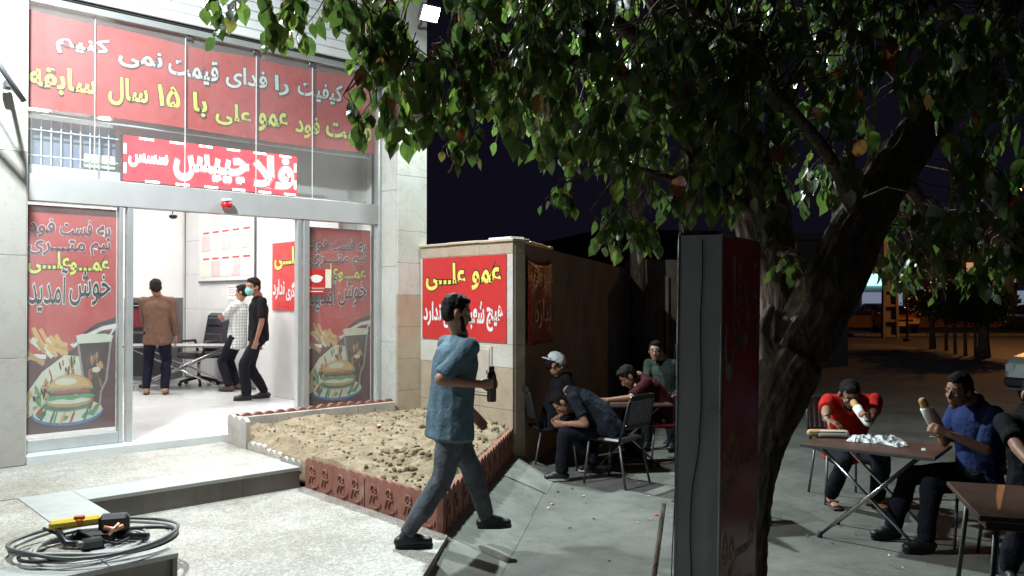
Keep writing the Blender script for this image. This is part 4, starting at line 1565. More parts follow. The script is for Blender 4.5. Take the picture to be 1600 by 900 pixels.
# back wall and gate of the yard
bw0 = cw(2.35, 17.3)
bd = (cw(7.4, 18.6)-bw0).normalized(); bn = Vector((bd.y, -bd.x, 0))
t = thing('back_wall', 'dark reddish wall closing the yard behind the seated men', 'wall', (bw0.x, bw0.y, ZS))
wall_run(bw0, bd, bn, 2.9, ZS, lambda s: 2.45, .2, 'plaster_dark', 'plaster', t, 6)
t = thing('metal_gate', 'tall dark metal gate leaf at the end of the yard wall', 'gate', (bw0+bn*.05).to_tuple())
g = MB()
for i in range(5):
    p = bw0+bd*(.12+.16*i)+bn*.06
    g2 = MB(); g2.obox(Vector((p.x, p.y, ZS+1.1)), Matrix((bd, -bn, Vector((0, 0, 1)))).transposed(), (.15, .03, 2.1), 'plaster_dark', .005); wb(g2, 'gate_panel', t)
p = bw0+bd*.9+bn*.09
g = MB(); g.obox(Vector((p.x, p.y, ZS+1.15)), Matrix((bd, -bn, Vector((0, 0, 1)))).transposed(), (.06, .06, 2.3), 'marble_beige', .005); wb(g, 'gate_post', t)
# bare post / pole behind the yard
p = cw(2.45, 16.4)
g = MB(); g.tube([(p.x, p.y, ZS), (p.x+.05, p.y, 2.2), (p.x, p.y+.05, 4.6)], [.17, .15, .13], 'bark', 12)
o = g.build('pole'); tag(o, 'dark wooden pole standing in the back corner of the yard', 'pole')
# neighbouring house, unlit
hs = thing('neighbour_house', 'unlit flat roofed house rising black behind the yard wall', 'house', cw(6, 24, ZS))
c0 = cw(2.4, 21)
hx = Matrix((bd, -bn, Vector((0, 0, 1)))).transposed()
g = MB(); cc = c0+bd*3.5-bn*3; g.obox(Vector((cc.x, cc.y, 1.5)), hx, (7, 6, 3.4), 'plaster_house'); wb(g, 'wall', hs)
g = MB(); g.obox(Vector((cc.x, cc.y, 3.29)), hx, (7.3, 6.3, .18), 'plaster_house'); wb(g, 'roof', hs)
for k in (.8, 2.6, 4.6):
    q = c0+bd*k+bn*.02
    g = MB(); g.obox(Vector((q.x, q.y, 1.6)), hx, (.9, .06, 1.1), 'car_glass', .004); f_ = wb(g, 'window', hs)
    g = MB()
    for dx in (-.47, .47):
        g.obox(Vector((q.x, q.y, 1.6))+bd*dx+bn*.02, hx, (.06, .08, 1.2), 'steel_grey')
    for dz in (-.57, .57):
        g.obox(Vector((q.x, q.y, 1.6+dz))+bn*.02, hx, (.88, .08, .06), 'steel_grey')
    wb(g, 'frame', f_)

# ------------------------------------------------------------------ floodlights
UPV = Vector((0, 0, 1))


def frame_from(d):
    d = d.normalized()
    s = d.cross(UPV).normalized()
    u = s.cross(d)
    return Matrix((s, d, u)).transposed()


def floodlight(label, pos, aim, size, power, col, arm_from, spot=None):
    pos = Vector(pos); aim = Vector(aim)
    d = (aim-pos).normalized()
    A = frame_from(d)
    t = thing('floodlight', label, 'floodlight', pos)
    g = MB(); g.obox(pos-d*.04, A, (size*1.25, .06, size), 'steel_grey', .01)
    for k in range(7):
        g.obox(pos-d*.085+A.col[0]*((k-3)*size*.17), A, (.008, .04, size*.9), 'steel_grey')
    wb(g, 'housing', t)
    g = MB(); g.obox(pos-d*.006, A, (size*1.05, .008, size*.8), 'lamp_cool'); wb(g, 'lamp_panel', t)
    g = MB(); g.tube([Vector(arm_from), (Vector(arm_from)+pos)/2+UPV*.05, pos-d*.08], .018, 'steel_grey', 8); wb(g, 'arm', t)
    ld = bpy.data.lights.new('lamp', 'AREA')
    ld.shape = 'RECTANGLE'; ld.size = size; ld.size_y = size*.8
    ld.energy = power; ld.color = col; ld.spread = radians(spot or 170)
    lo = bpy.data.objects.new('lamp', ld); COL.objects.link(lo)
    lo.parent = t
    lo.location = d*.012
    lo.rotation_euler = (-d).to_track_quat('Z', 'Y').to_euler()
    return t


LA = (5.90, 7.80, 4.98)
LB = (1.20, 6.30, 5.20)
floodlight('glaring white floodlight high on the right corner column, shining through the leaves', LA, (5.0, 0.0, 0.0), .20, 540, (.84, .99, .97), (5.95, 8.12, 4.9))
floodlight('white floodlight on a dark bracket beside the left stone pillar', LB, (2.9, 7.3, 0.0), .20, 480, (.88, .97, .99), (1.40, 8.26, 4.75), 178)
t = thing('lamp_bracket', 'dark metal bracket of slanting bars bolted to the upper left pillar', 'bracket', (1.75, 8.24, 3.6))
g = MB()
a, b_ = ray(36, 158, 6.85), ray(-25, 70, 6.6)
sdv = Vector((.02, .03, .03))
g.tube([a, b_], .024, 'steel_grey', 8); wb(g, 'bar', t)
g = MB(); g.tube([ray(30, 150, 6.9), ray(-30, 55, 6.75)], .012, 'steel_grey', 8); wb(g, 'bar', t)
g = MB(); g.tube([ray(12, 130, 7.15), ray(34, 155, 6.86)], .02, 'steel_grey', 8); g.obox(ray(10, 132, 7.1), Matrix.Identity(3), (.07, .1, .07), 'steel_grey', .01)
wb(g, 'clamp', t)

# ------------------------------------------------------------------ things inside the shop
ZF = .25


def x_table(name, label, cat, loc, rotz, L_, D_, Hh, top, group=None, inset=.16):
    t = thing(name, label, cat, loc, rotz, group)
    g = MB(); g.box((-L_/2, -D_/2, Hh-.028), (L_/2, D_/2, Hh), top, None, .006); tp = g.build('tabletop', None, t)
    g = MB()
    for a, b in (((-L_/2-.001, -D_/2-.002, Hh-.024), (L_/2+.001, -D_/2+.0, Hh-.004)), ((-L_/2-.001, D_/2-.0, Hh-.024), (L_/2+.001, D_/2+.002, Hh-.004))):
        g.box(a, b, 'steel_grey')
    g.build('edge_band', None, t)
    for s in (-1, 1):
        y = s*(D_/2-inset*.6)
        for q in (-1, 1):
            g = MB(); yy_ = y+q*.014
            g.tube([(-q*(L_/2-inset), yy_, Hh-.04), (q*(L_/2-inset*.9), yy_, .02)], .013, 'chrome', 8)
            lg = g.build('leg', None, t)
            g = MB(); g.tube([(q*(L_/2-inset*.9), yy_, .0), (q*(L_/2-inset*.9), yy_, .045)], [.02, .018], 'black_rubber', 8); g.build('foot', None, lg)
    for xx in (-(L_/2-inset), (L_/2-inset)):
        g = MB(); g.tube([(xx, -(D_/2-.1), Hh-.042), (xx, (D_/2-.1), Hh-.042)], .011, 'chrome', 8); g.build('crossbar', None, t)
    g = MB(); g.tube([(0, -(D_/2-.1), (Hh-.02)/2), (0, (D_/2-.1), (Hh-.02)/2)], .009, 'chrome', 8); g.build('crossbar', None, t)
    return t


p = cw(-5.05, 12.75)
x_table('folding_table', 'long grey topped folding table with crossed steel legs standing inside the shop', 'table', (p.x, p.y, ZF), -radians(42.7), 1.75, .62, .68, 'table_grey')

# office chair behind the table
p = cw(-5.02, 13.35)
oc = thing('office_chair', 'black padded leather office chair behind the long table in the shop', 'chair', (p.x, p.y, ZF), radians(-42.7+150))
g = MB(); g.box((-.27, -.26, .43), (.27, .26, .53), 'black_leather', None, .05); g.build('seat', None, oc)
g = MB()
Rx = Matrix.Translation((0, -.28, .5)) @ Matrix.Rotation(radians(12), 4, 'X')
g.box((-.26, -.06, 0), (.26, .06, .66), 'black_leather', Rx, .055)
g.box((-.20, -.085, .40), (.20, .085, .60), 'black_leather', Rx, .05)
g.box((-.22, -.08, .06), (.22, .08, .34), 'black_leather', Rx, .05)
g.build('backrest', None, oc)
for s in (-1, 1):
    g = MB(); g.tube([(s*.29, -.22, .50), (s*.31, -.18, .70), (s*.31, .12, .70), (s*.28, .16, .50)], .022, 'black_plastic', 8); g.build('armrest', None, oc)
g = MB(); g.tube([(0, 0, .12), (0, 0, .43)], .028, 'chrome', 10); g.build('column', None, oc)
for k in range(5):
    a = 2*pi*k/5
    g = MB(); g.tube([(0, 0, .13), (cos(a)*.30, sin(a)*.30, .07)], [.03, .02], 'black_plastic', 8); lg = g.build('leg', None, oc)
    g = MB(); g.tube([(cos(a)*.30-sin(a)*.02, sin(a)*.30+cos(a)*.02, .03), (cos(a)*.30+sin(a)*.02, sin(a)*.30-cos(a)*.02, .03)], .03, 'black_rubber', 10); g.build('caster', None, lg)
# dark counter oven seen behind the brown shirt
p = cw(-5.95, 13.4)
ov = thing('oven', 'dark glass fronted oven cabinet behind the man in the brown shirt', 'oven', (p.x, p.y, ZF), -radians(42.7))
g = MB(); g.box((-.30, 0, .06), (.42, .6, 1.40), 'steel_grey', None, .01); g.build('cabinet', None, ov)
g = MB(); g.box((-.26, -.012, .86), (.38, -.001, 1.32), 'black_plastic', None, .004); dr = g.build('door', None, ov)
g = MB(); g.box((-.18, -.018, .92), (.30, -.0125, 1.22), 'print_maroon', None, .003); g.build('window', None, dr)
g = MB(); g.tube([(-.18, -.04, 1.27), (.30, -.04, 1.27)], .01, 'chrome', 8); g.build('handle', None, dr)
g = MB(); g.box((-.26, -.012, .14), (.38, -.001, .82), 'black_plastic', None, .004); g.build('drawer', None, ov)
# menu board and papers on the right inner wall (x = 5.81)
t = thing('menu_board', 'white framed menu board with faint red pictures on the inner wall', 'menu board', (5.80, 13.0, 1.9))
g = MB(); g.box((5.79, 12.15, 1.93), (5.81, 14.25, 3.35), 'white_paint', None, .004); wb(g, 'panel', t)
g = MB(); rr = random.Random(5)
for i in range(5):
    for j in range(3):
        ya = 12.25+.39*i; za = 2.0+.44*j
        g.box((5.782, ya, za), (5.7895, ya+.33, za+.26), 'menu_red' if (i+j) % 2 else 'print_cream')
        g.box((5.784, ya+.04, za+.29), (5.7895, ya+.28, za+.32), 'print_red')
wb(g, 'picture', t)
g = MB(); g.box((5.775, 12.13, 1.90), (5.812, 14.27, 1.93), 'steel_grey'); g.box((5.775, 12.10, 1.90), (5.812, 12.13, 3.37), 'steel_grey'); wb(g, 'frame', t)
for lbl, y0, y1, z0, z1, mt in (('white notice sheet taped to the inner wall below the menu board', 12.75, 13.15, 1.62, 1.86, 'paper'),
                                ('small white notice on the inner wall above the masked man', 11.62, 11.85, 2.02, 2.30, 'paper'),
                                ('pale blue notice on the inner wall beside the masked man', 11.60, 11.80, 1.62, 1.84, 'bluepaper')):
    t = thing('notice', lbl, 'notice', (5.80, y0, z0))
    g = MB(); g.box((5.800, y0, z0), (5.806, y1, z1), mt); wb(g, 'sheet', t)
    g = MB()
    for k in range(4):
        zz_ = z1-.04-(z1-z0-.06)*k/4
        g.box((5.7975, y0+.03, zz_-.006), (5.7995, y1-.03-.03*(k % 2), zz_), 'print_smoke')
    wb(g, 'writing', t)
# rod and small camera under the inner ceiling
t = thing('security_camera', 'little black camera hanging near the doorway top inside the shop', 'camera', (3.9, 10.0, 2.9))
g = MB(); c0 = ray(270, 338, 9.6)
g.ell(c0, (Vector((1, 0, 0)), Vector((0, 1, 0)), Vector((0, 0, 1))), (.05, .035, .03), 'black_plastic', 12, 8); wb(g, 'body', t)
g = MB(); g.tube([c0, c0+Vector((0, .05, .14)), Vector((c0.x, c0.y+.05, 4.35))], .008, 'steel_grey', 6); wb(g, 'mount', t)
g = MB(); g.tube([ray(288, 331, 9.8), ray(330, 331, 9.8)], .011, 'print_plum', 6); g.tube([ray(318, 328, 9.8), Vector((*ray(318, 328, 9.8).to_2d(), 4.35))], .006, 'print_plum', 6)
o = g.build('hanging_rod'); tag(o, 'thin dark red rod hanging below the ceiling inside the shop', 'rod')

# ------------------------------------------------------------------ hose and tool on the platform corner
hc = cw(-2.44, 4.88)
t = thing('hose_coil', 'loose coil of grey hose lying on the corner of the upper paving', 'hose', (hc.x, hc.y, ZP))
for k in range(5):
    g = MB(); pts = []
    ro = .30+.035*k
    ph = R_.uniform(0, 6)
    dx, dy = R_.uniform(-.05, .05), R_.uniform(-.03, .05)
    n_ = 40
    tot = 2*pi if k != 2 else 1.6*pi
    for i in range(n_+1):
        a = ph+tot*i/n_
        r = ro+.025*sin(2*a+k)+.02*sin(3*a+1.7*k)
        pts.append((hc.x+dx+r*1.05*cos(a), hc.y+dy+r*.86*sin(a), ZP+.016+.012*k+.008*sin(3*a+k)))
    if k == 2:
        pts += [(pts[-1][0]+.10*i, pts[-1][1]-.03*i, ZP+.02) for i in (1, 2)]
    g.tube(pts, .0125 if k % 2 else .011, ('hose_grey', 'hose_grey', 'black_rubber', 'hose_grey', 'steel_grey')[k], 8)
    wb(g, 'hose_loop', t)
tc = ray(128, 838, 5.0); tc = Vector((tc.x, tc.y, ZP))
tl = thing('power_tool', 'yellow and black pressure tool with clamps lying inside the hose coil', 'tool', tc, -radians(42.7)+.32)
g = MB(); g.box((-.16, -.03, .10), (.12, .03, .155), 'yellow_plastic', Matrix.Rotation(-.06, 4, 'Y'), .016); yb = g.build('housing', None, tl)
g = MB(); g.tube([(0, -.03, .135), (0, -.055, .15)], .02, 'orange_plastic', 8); g.box((-.03, -.05, .15), (.03, -.03, .175), 'orange_plastic', None, .005); g.build('knob', None, yb)
g = MB(); g.box((.10, -.045, .05), (.27, .045, .16), 'black_plastic', None, .02); g.box((-.05, -.06, .0), (.20, .05, .075), 'black_plastic', None, .02); g.tube([(.2, 0, .04), (.38, -.10, .03)], [.035, .025], 'black_plastic', 8); g.build('motor', None, tl)
g = MB(); g.tube([(-.12, -.02, .09), (-.06, -.09, .03), (.05, -.13, .025)], .02, 'black_plastic', 8); g.box((-.02, -.20, 0), (.10, -.12, .06), 'black_plastic', Matrix.Rotation(.3, 4, 'Z'), .012); g.ell((.03, -.20, .045), (Vector((1, 0, 0)), Vector((0, 1, 0)), Vector((0, 0, 1))), (.022, .022, .02), 'steel_grey', 10, 6); g.build('clamp', None, tl)
g = MB(); g.tube([(.14, -.08, .10), (.20, -.10, .09), (.24, -.07, .10)], .014, 'copper', 8); g.tube([(.17, -.13, .07), (.22, -.08, .12)], .010, 'copper', 8); g.build('nozzle', None, tl)
g = MB(); g.tube([(-.20, .02, .10), (-.10, -.05, .07), (0, -.06, .09), (.1, -.10, .04), (.22, -.16, .02), (.30, -.05, .03), (.20, .08, .03)], .009, 'black_rubber', 8); g.build('cord', None, tl)

# ------------------------------------------------------------------ totem sign
tf = 4.2
tp_ = thing('totem_sign', 'tall metal totem sign with a dark red lettered face, standing before the tree', 'totem sign', cw(1.05, 4.25, ZS))
c1 = cw(.815, 4.22); c2 = cw(1.018, 4.15); dd = (cw(1.335, 4.60)-c2); c3 = c2+dd; c4 = c1+dd
zt = 1.965
le = Vector((-.02, .012, 0))    # it leans a little


def lean(p, z):
    k = (z-ZS)/(zt-ZS)
    q = p+cw(.035, 0)*k
    return Vector((q.x, q.y, z))


g = MB()
cs = [c1, c2, c3, c4]
g.add([lean(c, ZS) for c in cs]+[lean(c, zt) for c in cs], [(3, 2, 1, 0), (4, 5, 6, 7), (0, 1, 5, 4), (1, 2, 6, 5), (2, 3, 7, 6), (3, 0, 4, 7)], 'totem_grey')
wb(g, 'casing', tp_)
u1 = (c2-c1).normalized(); n1 = Vector((u1.y, -u1.x, 0))
u2 = (c3-c2).normalized(); n2 = Vector((u2.y, -u2.x, 0))
Lr = (c3-c2).length
fr2 = lambda u, v, h: lean(c2+u2*u+n2*h, v)
g = MB()
vs = [fr2(.012, ZS+.05, .004), fr2(Lr-.012, ZS+.05, .004), fr2(Lr-.012, zt-.012, .004), fr2(.012, zt-.012, .004)]
vs += [v-n2*.003 for v in vs]
g.add(vs, [(0, 1, 2, 3), (0, 4, 5, 1), (1, 5, 6, 2), (2, 6, 7, 3), (3, 7, 4, 0)], 'totem_red'); fc = wb(g, 'face', tp_)
words(fc, fr2, (('فلافل', (.03, 1.22, Lr-.03, 1.86), 'totem_text', None, .03), ('ستری', (.03, .66, Lr-.05, 1.0), 'totem_yellow', None, .03),
                ('مـــوه', (.03, .22, Lr-.05, .48), 'totem_yellow', None, .03), ('عمو', (.03, .02, Lr-.03, .16), 'totem_text', None, .01), ('علی', (.03, -.16, Lr-.03, 0), 'totem_text', None, .01)))
for ca, cb in ((c2, c2), (c1, c1), (c3, c3)):
    g = MB(); A_ = Matrix((u1, -n1, UPV)).transposed()
    b0, b1 = lean(ca, ZS), lean(ca, zt+.006)
    g.tube([b0, b1], .007, 'totem_grey', 6); wb(g, 'corner_strip', tp_)
g = MB(); pts = []
for i in range(30):
    z = zt-.02-(zt-ZS-.05)*i/29
    pts.append(lean(c1+u1*(.115+.012*noise.noise(Vector((z*3, 0, 0)))+(-.035 if z < .9 else 0)*(1 if z < .7 else (.9-z)*5))+n1*.008, z))
g.tube(pts, .0032, 'black_rubber', 6); wb(g, 'cable', tp_)
g = MB(); pts = [lean(c1-u1*.006+n1*.004, zt-.4-.5*i*.2+0) for i in range(14)]
pts = [lean(c1-u1*(.010+.006*sin(i*.7))+n1*.004, zt-.55-.105*i) for i in range(14)]
g.tube(pts, .003, 'black_rubber', 6); wb(g, 'cable', tp_)
g = MB(); g.tube([cw(.62, 4.05, ZS), cw(.81, 4.45, .55)], [.018, .013], 'bark', 8)
o = g.build('stick'); tag(o, 'brown wooden stick leaning against the side of the totem sign', 'stick')

# ------------------------------------------------------------------ the tree
tree = thing('tree', 'big forked tree with rough bark and hanging broad leaves over the tables', 'tree', cw(1.35, 5.0, ZS))


def wp(px, py, f): return ray(px, py, f)


def limb(pts, name, seg=56, step=.03, amp=.021):
    """pts: (px, py, f, radius_px)"""
    P_ = [(wp(a, b, f), r*f/1300) for a, b, f, r in pts]
    return limb_w(P_, name, seg, step, amp)


def limb_w(P_, name, seg, step, amp, parent=None):
    # catmull-rom
    out = []
    n_ = len(P_)
    for i in range(n_-1):
        p0 = P_[max(i-1, 0)]; p1 = P_[i]; p2 = P_[i+1]; p3 = P_[min(i+2, n_-1)]
        m_ = max(2, int((p2[0]-p1[0]).length/step))
        for k in range(m_):
            t_ = k/m_
            v = .5*((2*p1[0])+(p2[0]-p0[0])*t_+(2*p0[0]-5*p1[0]+4*p2[0]-p3[0])*t_*t_+(-p0[0]+3*p1[0]-3*p2[0]+p3[0])*t_**3)
            out.append((v, p1[1]+(p2[1]-p1[1])*t_))
    out.append(P_[-1])
    g = MB()
    g.tube([o_[0] for o_ in out], [o_[1] for o_ in out], 'bark', seg, True, True)
    # bark ridges
    vs = g.v
    for i, (c, r) in enumerate(out):
        for k in range(seg):
            v = Vector(vs[i*seg+k]); d = (v-c)
            if d.length < 1e-6: continue
            d.normalize()
            a = 2*pi*k/seg
            q = Vector((cos(a)*r*34, sin(a)*r*34, i*step*4.6))
            h = 1-abs(noise.noise(q))*2.4
            h2 = noise.noise(q*.35)
            h3 = noise.noise(q*2.6)
            vs[i*seg+k] = tuple(v+d*(h*amp*.9+h2*amp*1.3+h3*amp*.35)*min(1, r/.12))
    return wb(g, name, parent or tree)


trunk_pts = [(1130, 1010, 5.0, 60), (1142, 930, 5.0, 48), (1150, 850, 5.0, 41), (1158, 770, 5.0, 43), (1172, 690, 5.02, 46), (1200, 620, 5.05, 50), (1236, 558, 5.08, 47)]
limb(trunk_pts, 'trunk', 90)
limbR = [(1225, 590, 5.07, 40), (1262, 520, 5.1, 42), (1300, 440, 5.15, 41), (1345, 350, 5.25, 38), (1400, 262, 5.35, 32), (1460, 180, 5.5, 28), (1530, 90, 5.7, 24), (1600, -40, 6.0, 16)]
limb(limbR, 'limb', 72)
limbL = [(1205, 600, 5.1, 36), (1216, 530, 5.2, 27), (1217, 470, 5.3, 27), (1203, 400, 5.4, 38), (1188, 335, 5.45, 42), (1165, 250, 5.4, 36), (1120, 160, 5.3, 26), (1060, 60, 5.2, 20), (1000, -60, 5.1, 13)]
limb(limbL, 'limb', 64)
# knots at the fork
for a in (((1190, 600, 4.98, 12), (1200, 560, 4.98, 12), (1192, 520, 5.05, 9), (1205, 480, 5.15, 6)), ((1200, 545, 4.97, 5), (1240, 580, 4.93, 5), (1256, 600, 4.95, 3))):
    limb(list(a), 'side_shoot', 24, .03, .01)
skel = []


def boughs(pts, name='branch'):
    P_ = [(wp(a, b, f), r*f/1300) for a, b, f, r in pts]
    limb_w(P_, name, 16, .08, .006)
    for i in range(len(P_)-1):
        for k in range(6):
            skel.append(P_[i][0].lerp(P_[i+1][0], k/6))


boughs([(1165, 250, 5.4, 18), (1080, 170, 5.1, 13), (960, 110, 4.8, 10), (820, 85, 4.6, 7), (690, 95, 4.5, 4), (560, 85, 4.5, 2)])
boughs([(1120, 160, 5.3, 16), (1000, 60, 5.0, 12), (850, -30, 4.8, 9), (650, -80, 4.7, 6), (450, -60, 4.8, 3), (370, -20, 4.8, 1.5)])
boughs([(1188, 335, 5.4, 12), (1120, 300, 5.1, 8), (1050, 280, 4.9, 6), (960, 250, 4.7, 3)])
boughs([(1160, 240, 5.35, 14), (1090, 200, 5.9, 10), (970, 180, 6.3, 7), (840, 150, 6.6, 4)])
boughs([(1345, 350, 5.25, 14), (1300, 250, 4.9, 10), (1220, 150, 4.5, 8), (1150, 60, 4.2, 5), (1060, 0, 4.0, 3)])
boughs([(1400, 262, 5.35, 14), (1440, 320, 5.9, 9), (1430, 370, 6.2, 6), (1410, 410, 6.3, 3)])
boughs([(1460, 180, 5.5, 14), (1500, 250, 5.8, 9), (1560, 330, 6.2, 6), (1600, 380, 6.4, 4)])
boughs([(1460, 180, 5.5, 12), (1380, 90, 5.2, 9), (1300, 20, 5.0, 6)])
boughs([(1530, 90, 5.7, 12), (1480, 0, 5.2, 8), (1400, -60, 4.9, 5)])
boughs([(1203, 400, 5.4, 6), (1230, 395, 5.1, 3), (1250, 400, 5.0, 1.5)])
boughs([(1000, -60, 5.1, 10), (900, -150, 5.3, 8), (740, -160, 5.5, 5)])
# twigs + leaves
outline = [(330, -12), (345, 18), (372, 42), (398, 18), (430, 50), (462, 62), (500, 30), (545, 45), (556, 92), (588, 150), (606, 196), (632, 214), (660, 196), (690, 200), (716, 192),
           (745, 178), (780, 206), (815, 214), (850, 236), (872, 262), (905, 276), (940, 236), (985, 276), (1005, 300), (1060, 318), (1100, 318), (1150, 330), (1210, 340), (1290, 300),
           (1340, 270), (1380, 340), (1440, 400), (1500, 420), (1560, 410), (1640, 400)]


def out_y(x):
    for i in range(len(outline)-1):
        if outline[i][0] <= x <= outline[i+1][0]:
            a, b = outline[i], outline[i+1]
            return a[1]+(b[1]-a[1])*(x-a[0])/(b[0]-a[0])
    return -50


def leaf_mesh():
    prof = [(0, 0), (.09, .17), (.20, .32), (.36, .42), (.54, .40), (.72, .28), (.87, .12), (1, 0)]
    vs = []; fs = []
    for i, (t_, w_) in enumerate(prof):
        z = -.22*t_*t_
        ed = .14*w_
        vs += [(-w_*.80, t_, z+ed+.02*sin(i*2.1)), (0, t_, z), (w_*.80, t_, z+ed-.02*sin(i*1.7))]
    for i in range(len(prof)-1):
        o_ = i*3
        fs += [(o_, o_+1, o_+4, o_+3), (o_+1, o_+2, o_+5, o_+4)]
    # stalk
    vs += [(-.012, -.28, .05), (.012, -.28, .05), (.014, .02, 0), (-.014, .02, 0)]
    k_ = len(vs)-4
    fs.append((k_, k_+1, k_+2, k_+3))
    return vs, fs


LV, LF_ = leaf_mesh()
leaves = []
twigs = MB()
rl = random.Random(11)


def spray(c, nleaf, length, sc, dirv=None):
    """a drooping twig that ends at c's neighbourhood, leaves alternating along it"""
    d = dirv or Vector((rl.uniform(-1, 1), rl.uniform(-1, 1), rl.uniform(-1.0, -.1))).normalized()
    p = c-d*length*.5
    pts = [p.copy()]
    stp = length/nleaf
    for i in range(nleaf):
        d = (d+Vector((rl.gauss(0, .18), rl.gauss(0, .18), rl.gauss(-.16, .12)))).normalized()
        p = p+d*stp
        pts.append(p.copy())
        a = rl.uniform(0, 2*pi)
        out = (d.orthogonal()*cos(a)+d.cross(d.orthogonal())*sin(a))
        ld_ = (d*.35+out*.45+Vector((0, 0, -rl.uniform(.6, 2.2)))).normalized()
        s_ = sc*rl.uniform(.62, 1.18)
        nrm = Vector((rl.gauss(0, .6), rl.gauss(0, .6)-.25, 1.0))
        xx = ld_.cross(nrm)
        xx = xx.normalized() if xx.length > 1e-4 else ld_.orthogonal()
        zz_ = xx.cross(ld_)
        leaves.append((p+ld_*s_*.28, xx, ld_, zz_, s_, rl.random()))
    return pts


def add_twig(c, nleaf, length, sc):
    pts = spray(c, nleaf, length, sc)
    s0 = min(skel, key=lambda q: (q-pts[0]).length_squared)
    twigs.tube(pts, [.0035]*(len(pts)-1)+[.0015], 'bark', 4, False)
    if (s0-pts[0]).length < .5:
        mid = s0.lerp(pts[0], .5)+Vector((rl.uniform(-.06, .06), rl.uniform(-.06, .06), rl.uniform(-.02, .1)))
        twigs.tube([s0, mid, pts[0]], [.008, .006, .004], 'bark', 5, False)


def near_limb(x, y):
    best = 1e9
    for (ax_, ay_), (bx_, by_) in (((1262, 520), (1345, 350)), ((1345, 350), (1470, 165))):
        t_ = max(0, min(1, ((x-ax_)*(bx_-ax_)+(y-ay_)*(by_-ay_))/((bx_-ax_)**2+(by_-ay_)**2)))
        best = min(best, sqrt((x-ax_-(bx_-ax_)*t_)**2+(y-ay_-(by_-ay_)*t_)**2))
    return best


# the far side of the crown, beyond the limbs
cnt = 0
while cnt < 290:
    x = rl.uniform(720, 1330); y = rl.uniform(-230, 330)
    if y > out_y(x)-25 or near_limb(x, y) < 30: continue
    add_twig(wp(x, y, rl.uniform(6.0, 7.8)), rl.randint(7, 10), rl.uniform(.25, .42), rl.choice((.09, .105, .12)))
    cnt += 1
cnt = 0
while cnt < 690:
    x = rl.uniform(330, 1640); y = rl.uniform(-190, 430)
    oy = out_y(x)
    if y > oy-30: continue
    if y < -30 and rl.random() < .72: continue
    # thin towards the left tip
    if x < 560 and rl.random() < .35: continue
    f_ = rl.uniform(4.0, 5.9) if x > 700 else rl.uniform(4.2, 5.3)
    if x > 1180 and rl.random() < .35: continue
    if x > 1200 and y > 150 and rl.random() < .45: continue
    if (x-662)**2+(y-35)**2 < 34**2 and f_ > 0: continue
    if near_limb(x, y) < 52 and f_ < 5.7: continue
    c = wp(x, y, f_)
    add_twig(c, rl.randint(6, 10), rl.uniform(.22, .40), rl.choice((.085, .10, .125)))
    cnt += 1
# separate hanging tufts seen below the main outline
for cx, cy, sx, sy, n_, f0 in ((1000, 340, 46, 22, 12, 4.8), (950, 345, 18, 22, 5, 4.7), (1410, 405, 34, 36, 22, 6.2), (1392, 340, 30, 40, 16, 6.3), (1400, 270, 36, 40, 12, 6.4), (1470, 350, 50, 40, 12, 6.6), (1240, 398, 18, 10, 4, 5.0), (1560, 400, 40, 30, 12, 6.3), (560, 178, 26, 22, 5, 4.6), (720, 208, 26, 14, 5, 4.7), (880, 285, 16, 14, 4, 4.6), (1480, 420, 30, 20, 7, 6.3)):
    for i in range(n_):
        add_twig(wp(cx+rl.gauss(0, sx*.5), cy+rl.gauss(0, sy*.5), f0+rl.uniform(-.25, .25)), rl.randint(5, 8), .2, .085)
# the lamp stays in view between the leaves
lampdir = (Vector(LA)-Vector((0, 0, CAMZ))).normalized()
keep = []
for L_ in leaves:
    v = L_[0]-Vector((0, 0, CAMZ)); al = v.dot(lampdir)
    if al > 0 and (v-lampdir*al).length/al < .033: continue
    keep.append(L_)
leaves = keep


def clear_of_lamp(mb):
    ok = []
    for v in mb.v:
        w_ = Vector(v)-Vector((0, 0, CAMZ)); al_ = w_.dot(lampdir)
        ok.append(not (al_ > 0 and (w_-lampdir*al_).length/al_ < .026))
    kp = [i for i, f_ in enumerate(mb.f) if all(ok[j] for j in f_)]
    mb.f = [mb.f[i] for i in kp]; mb.mi = [mb.mi[i] for i in kp]; mb.sm = [mb.sm[i] for i in kp]
    return mb


def vis(L_):
    v = L_[0]-Vector((0, 0, CAMZ)); f_ = v.x*FX+v.y*FY; r_ = v.x*RX+v.y*RY
    if f_ < .5: return 0
    px = 800+1300*r_/f_; py = 465-1300*v.z/f_
    if not (0 < px < 1600 and 0 < py < 900): return 0
    return L_[4]/f_*(1.25 if px < 1150 else .9)


leaves.sort(key=vis, reverse=True)
lm = bpy.data.meshes.new('leaf'); lm.from_pydata(LV, [], LF_); lm.materials.append(M['leaf'])
lm.polygons.foreach_set('use_smooth', [True]*len(lm.polygons)); lm.update()
toff = off_of(tree)
for p_, xx, yy_, zz_, s_, rnd in leaves[:300]:
    o = bpy.data.objects.new('leaf', lm); COL.objects.link(o); o.parent = tree
    mt = Matrix((xx*s_, yy_*s_, zz_*s_)).transposed().to_4x4(); mt.translation = p_-toff
    o.matrix_basis = mt
g = MB()
vs = []; fs = []
for p_, xx, yy_, zz_, s_, rnd in leaves[300:]:
    o_ = len(vs)
    for a, b, c in LV:
        v = p_+(xx*a+yy_*b+zz_*c)*s_
        vs.append((v.x, v.y, v.z))
    for f_ in LF_:
        fs.append(tuple(i+o_ for i in f_))
g.add(vs, fs, 'leaf', True)
o = wb(g, 'crown', tree); o['kind'] = 'stuff'
o = wb(clear_of_lamp(twigs), 'twigs', tree); o['kind'] = 'stuff'
print('leaves', len(leaves))

# ------------------------------------------------------------------ outdoor tables and chairs
def ang(r, f):
    v = cw(r, f); return atan2(v.y, v.x)


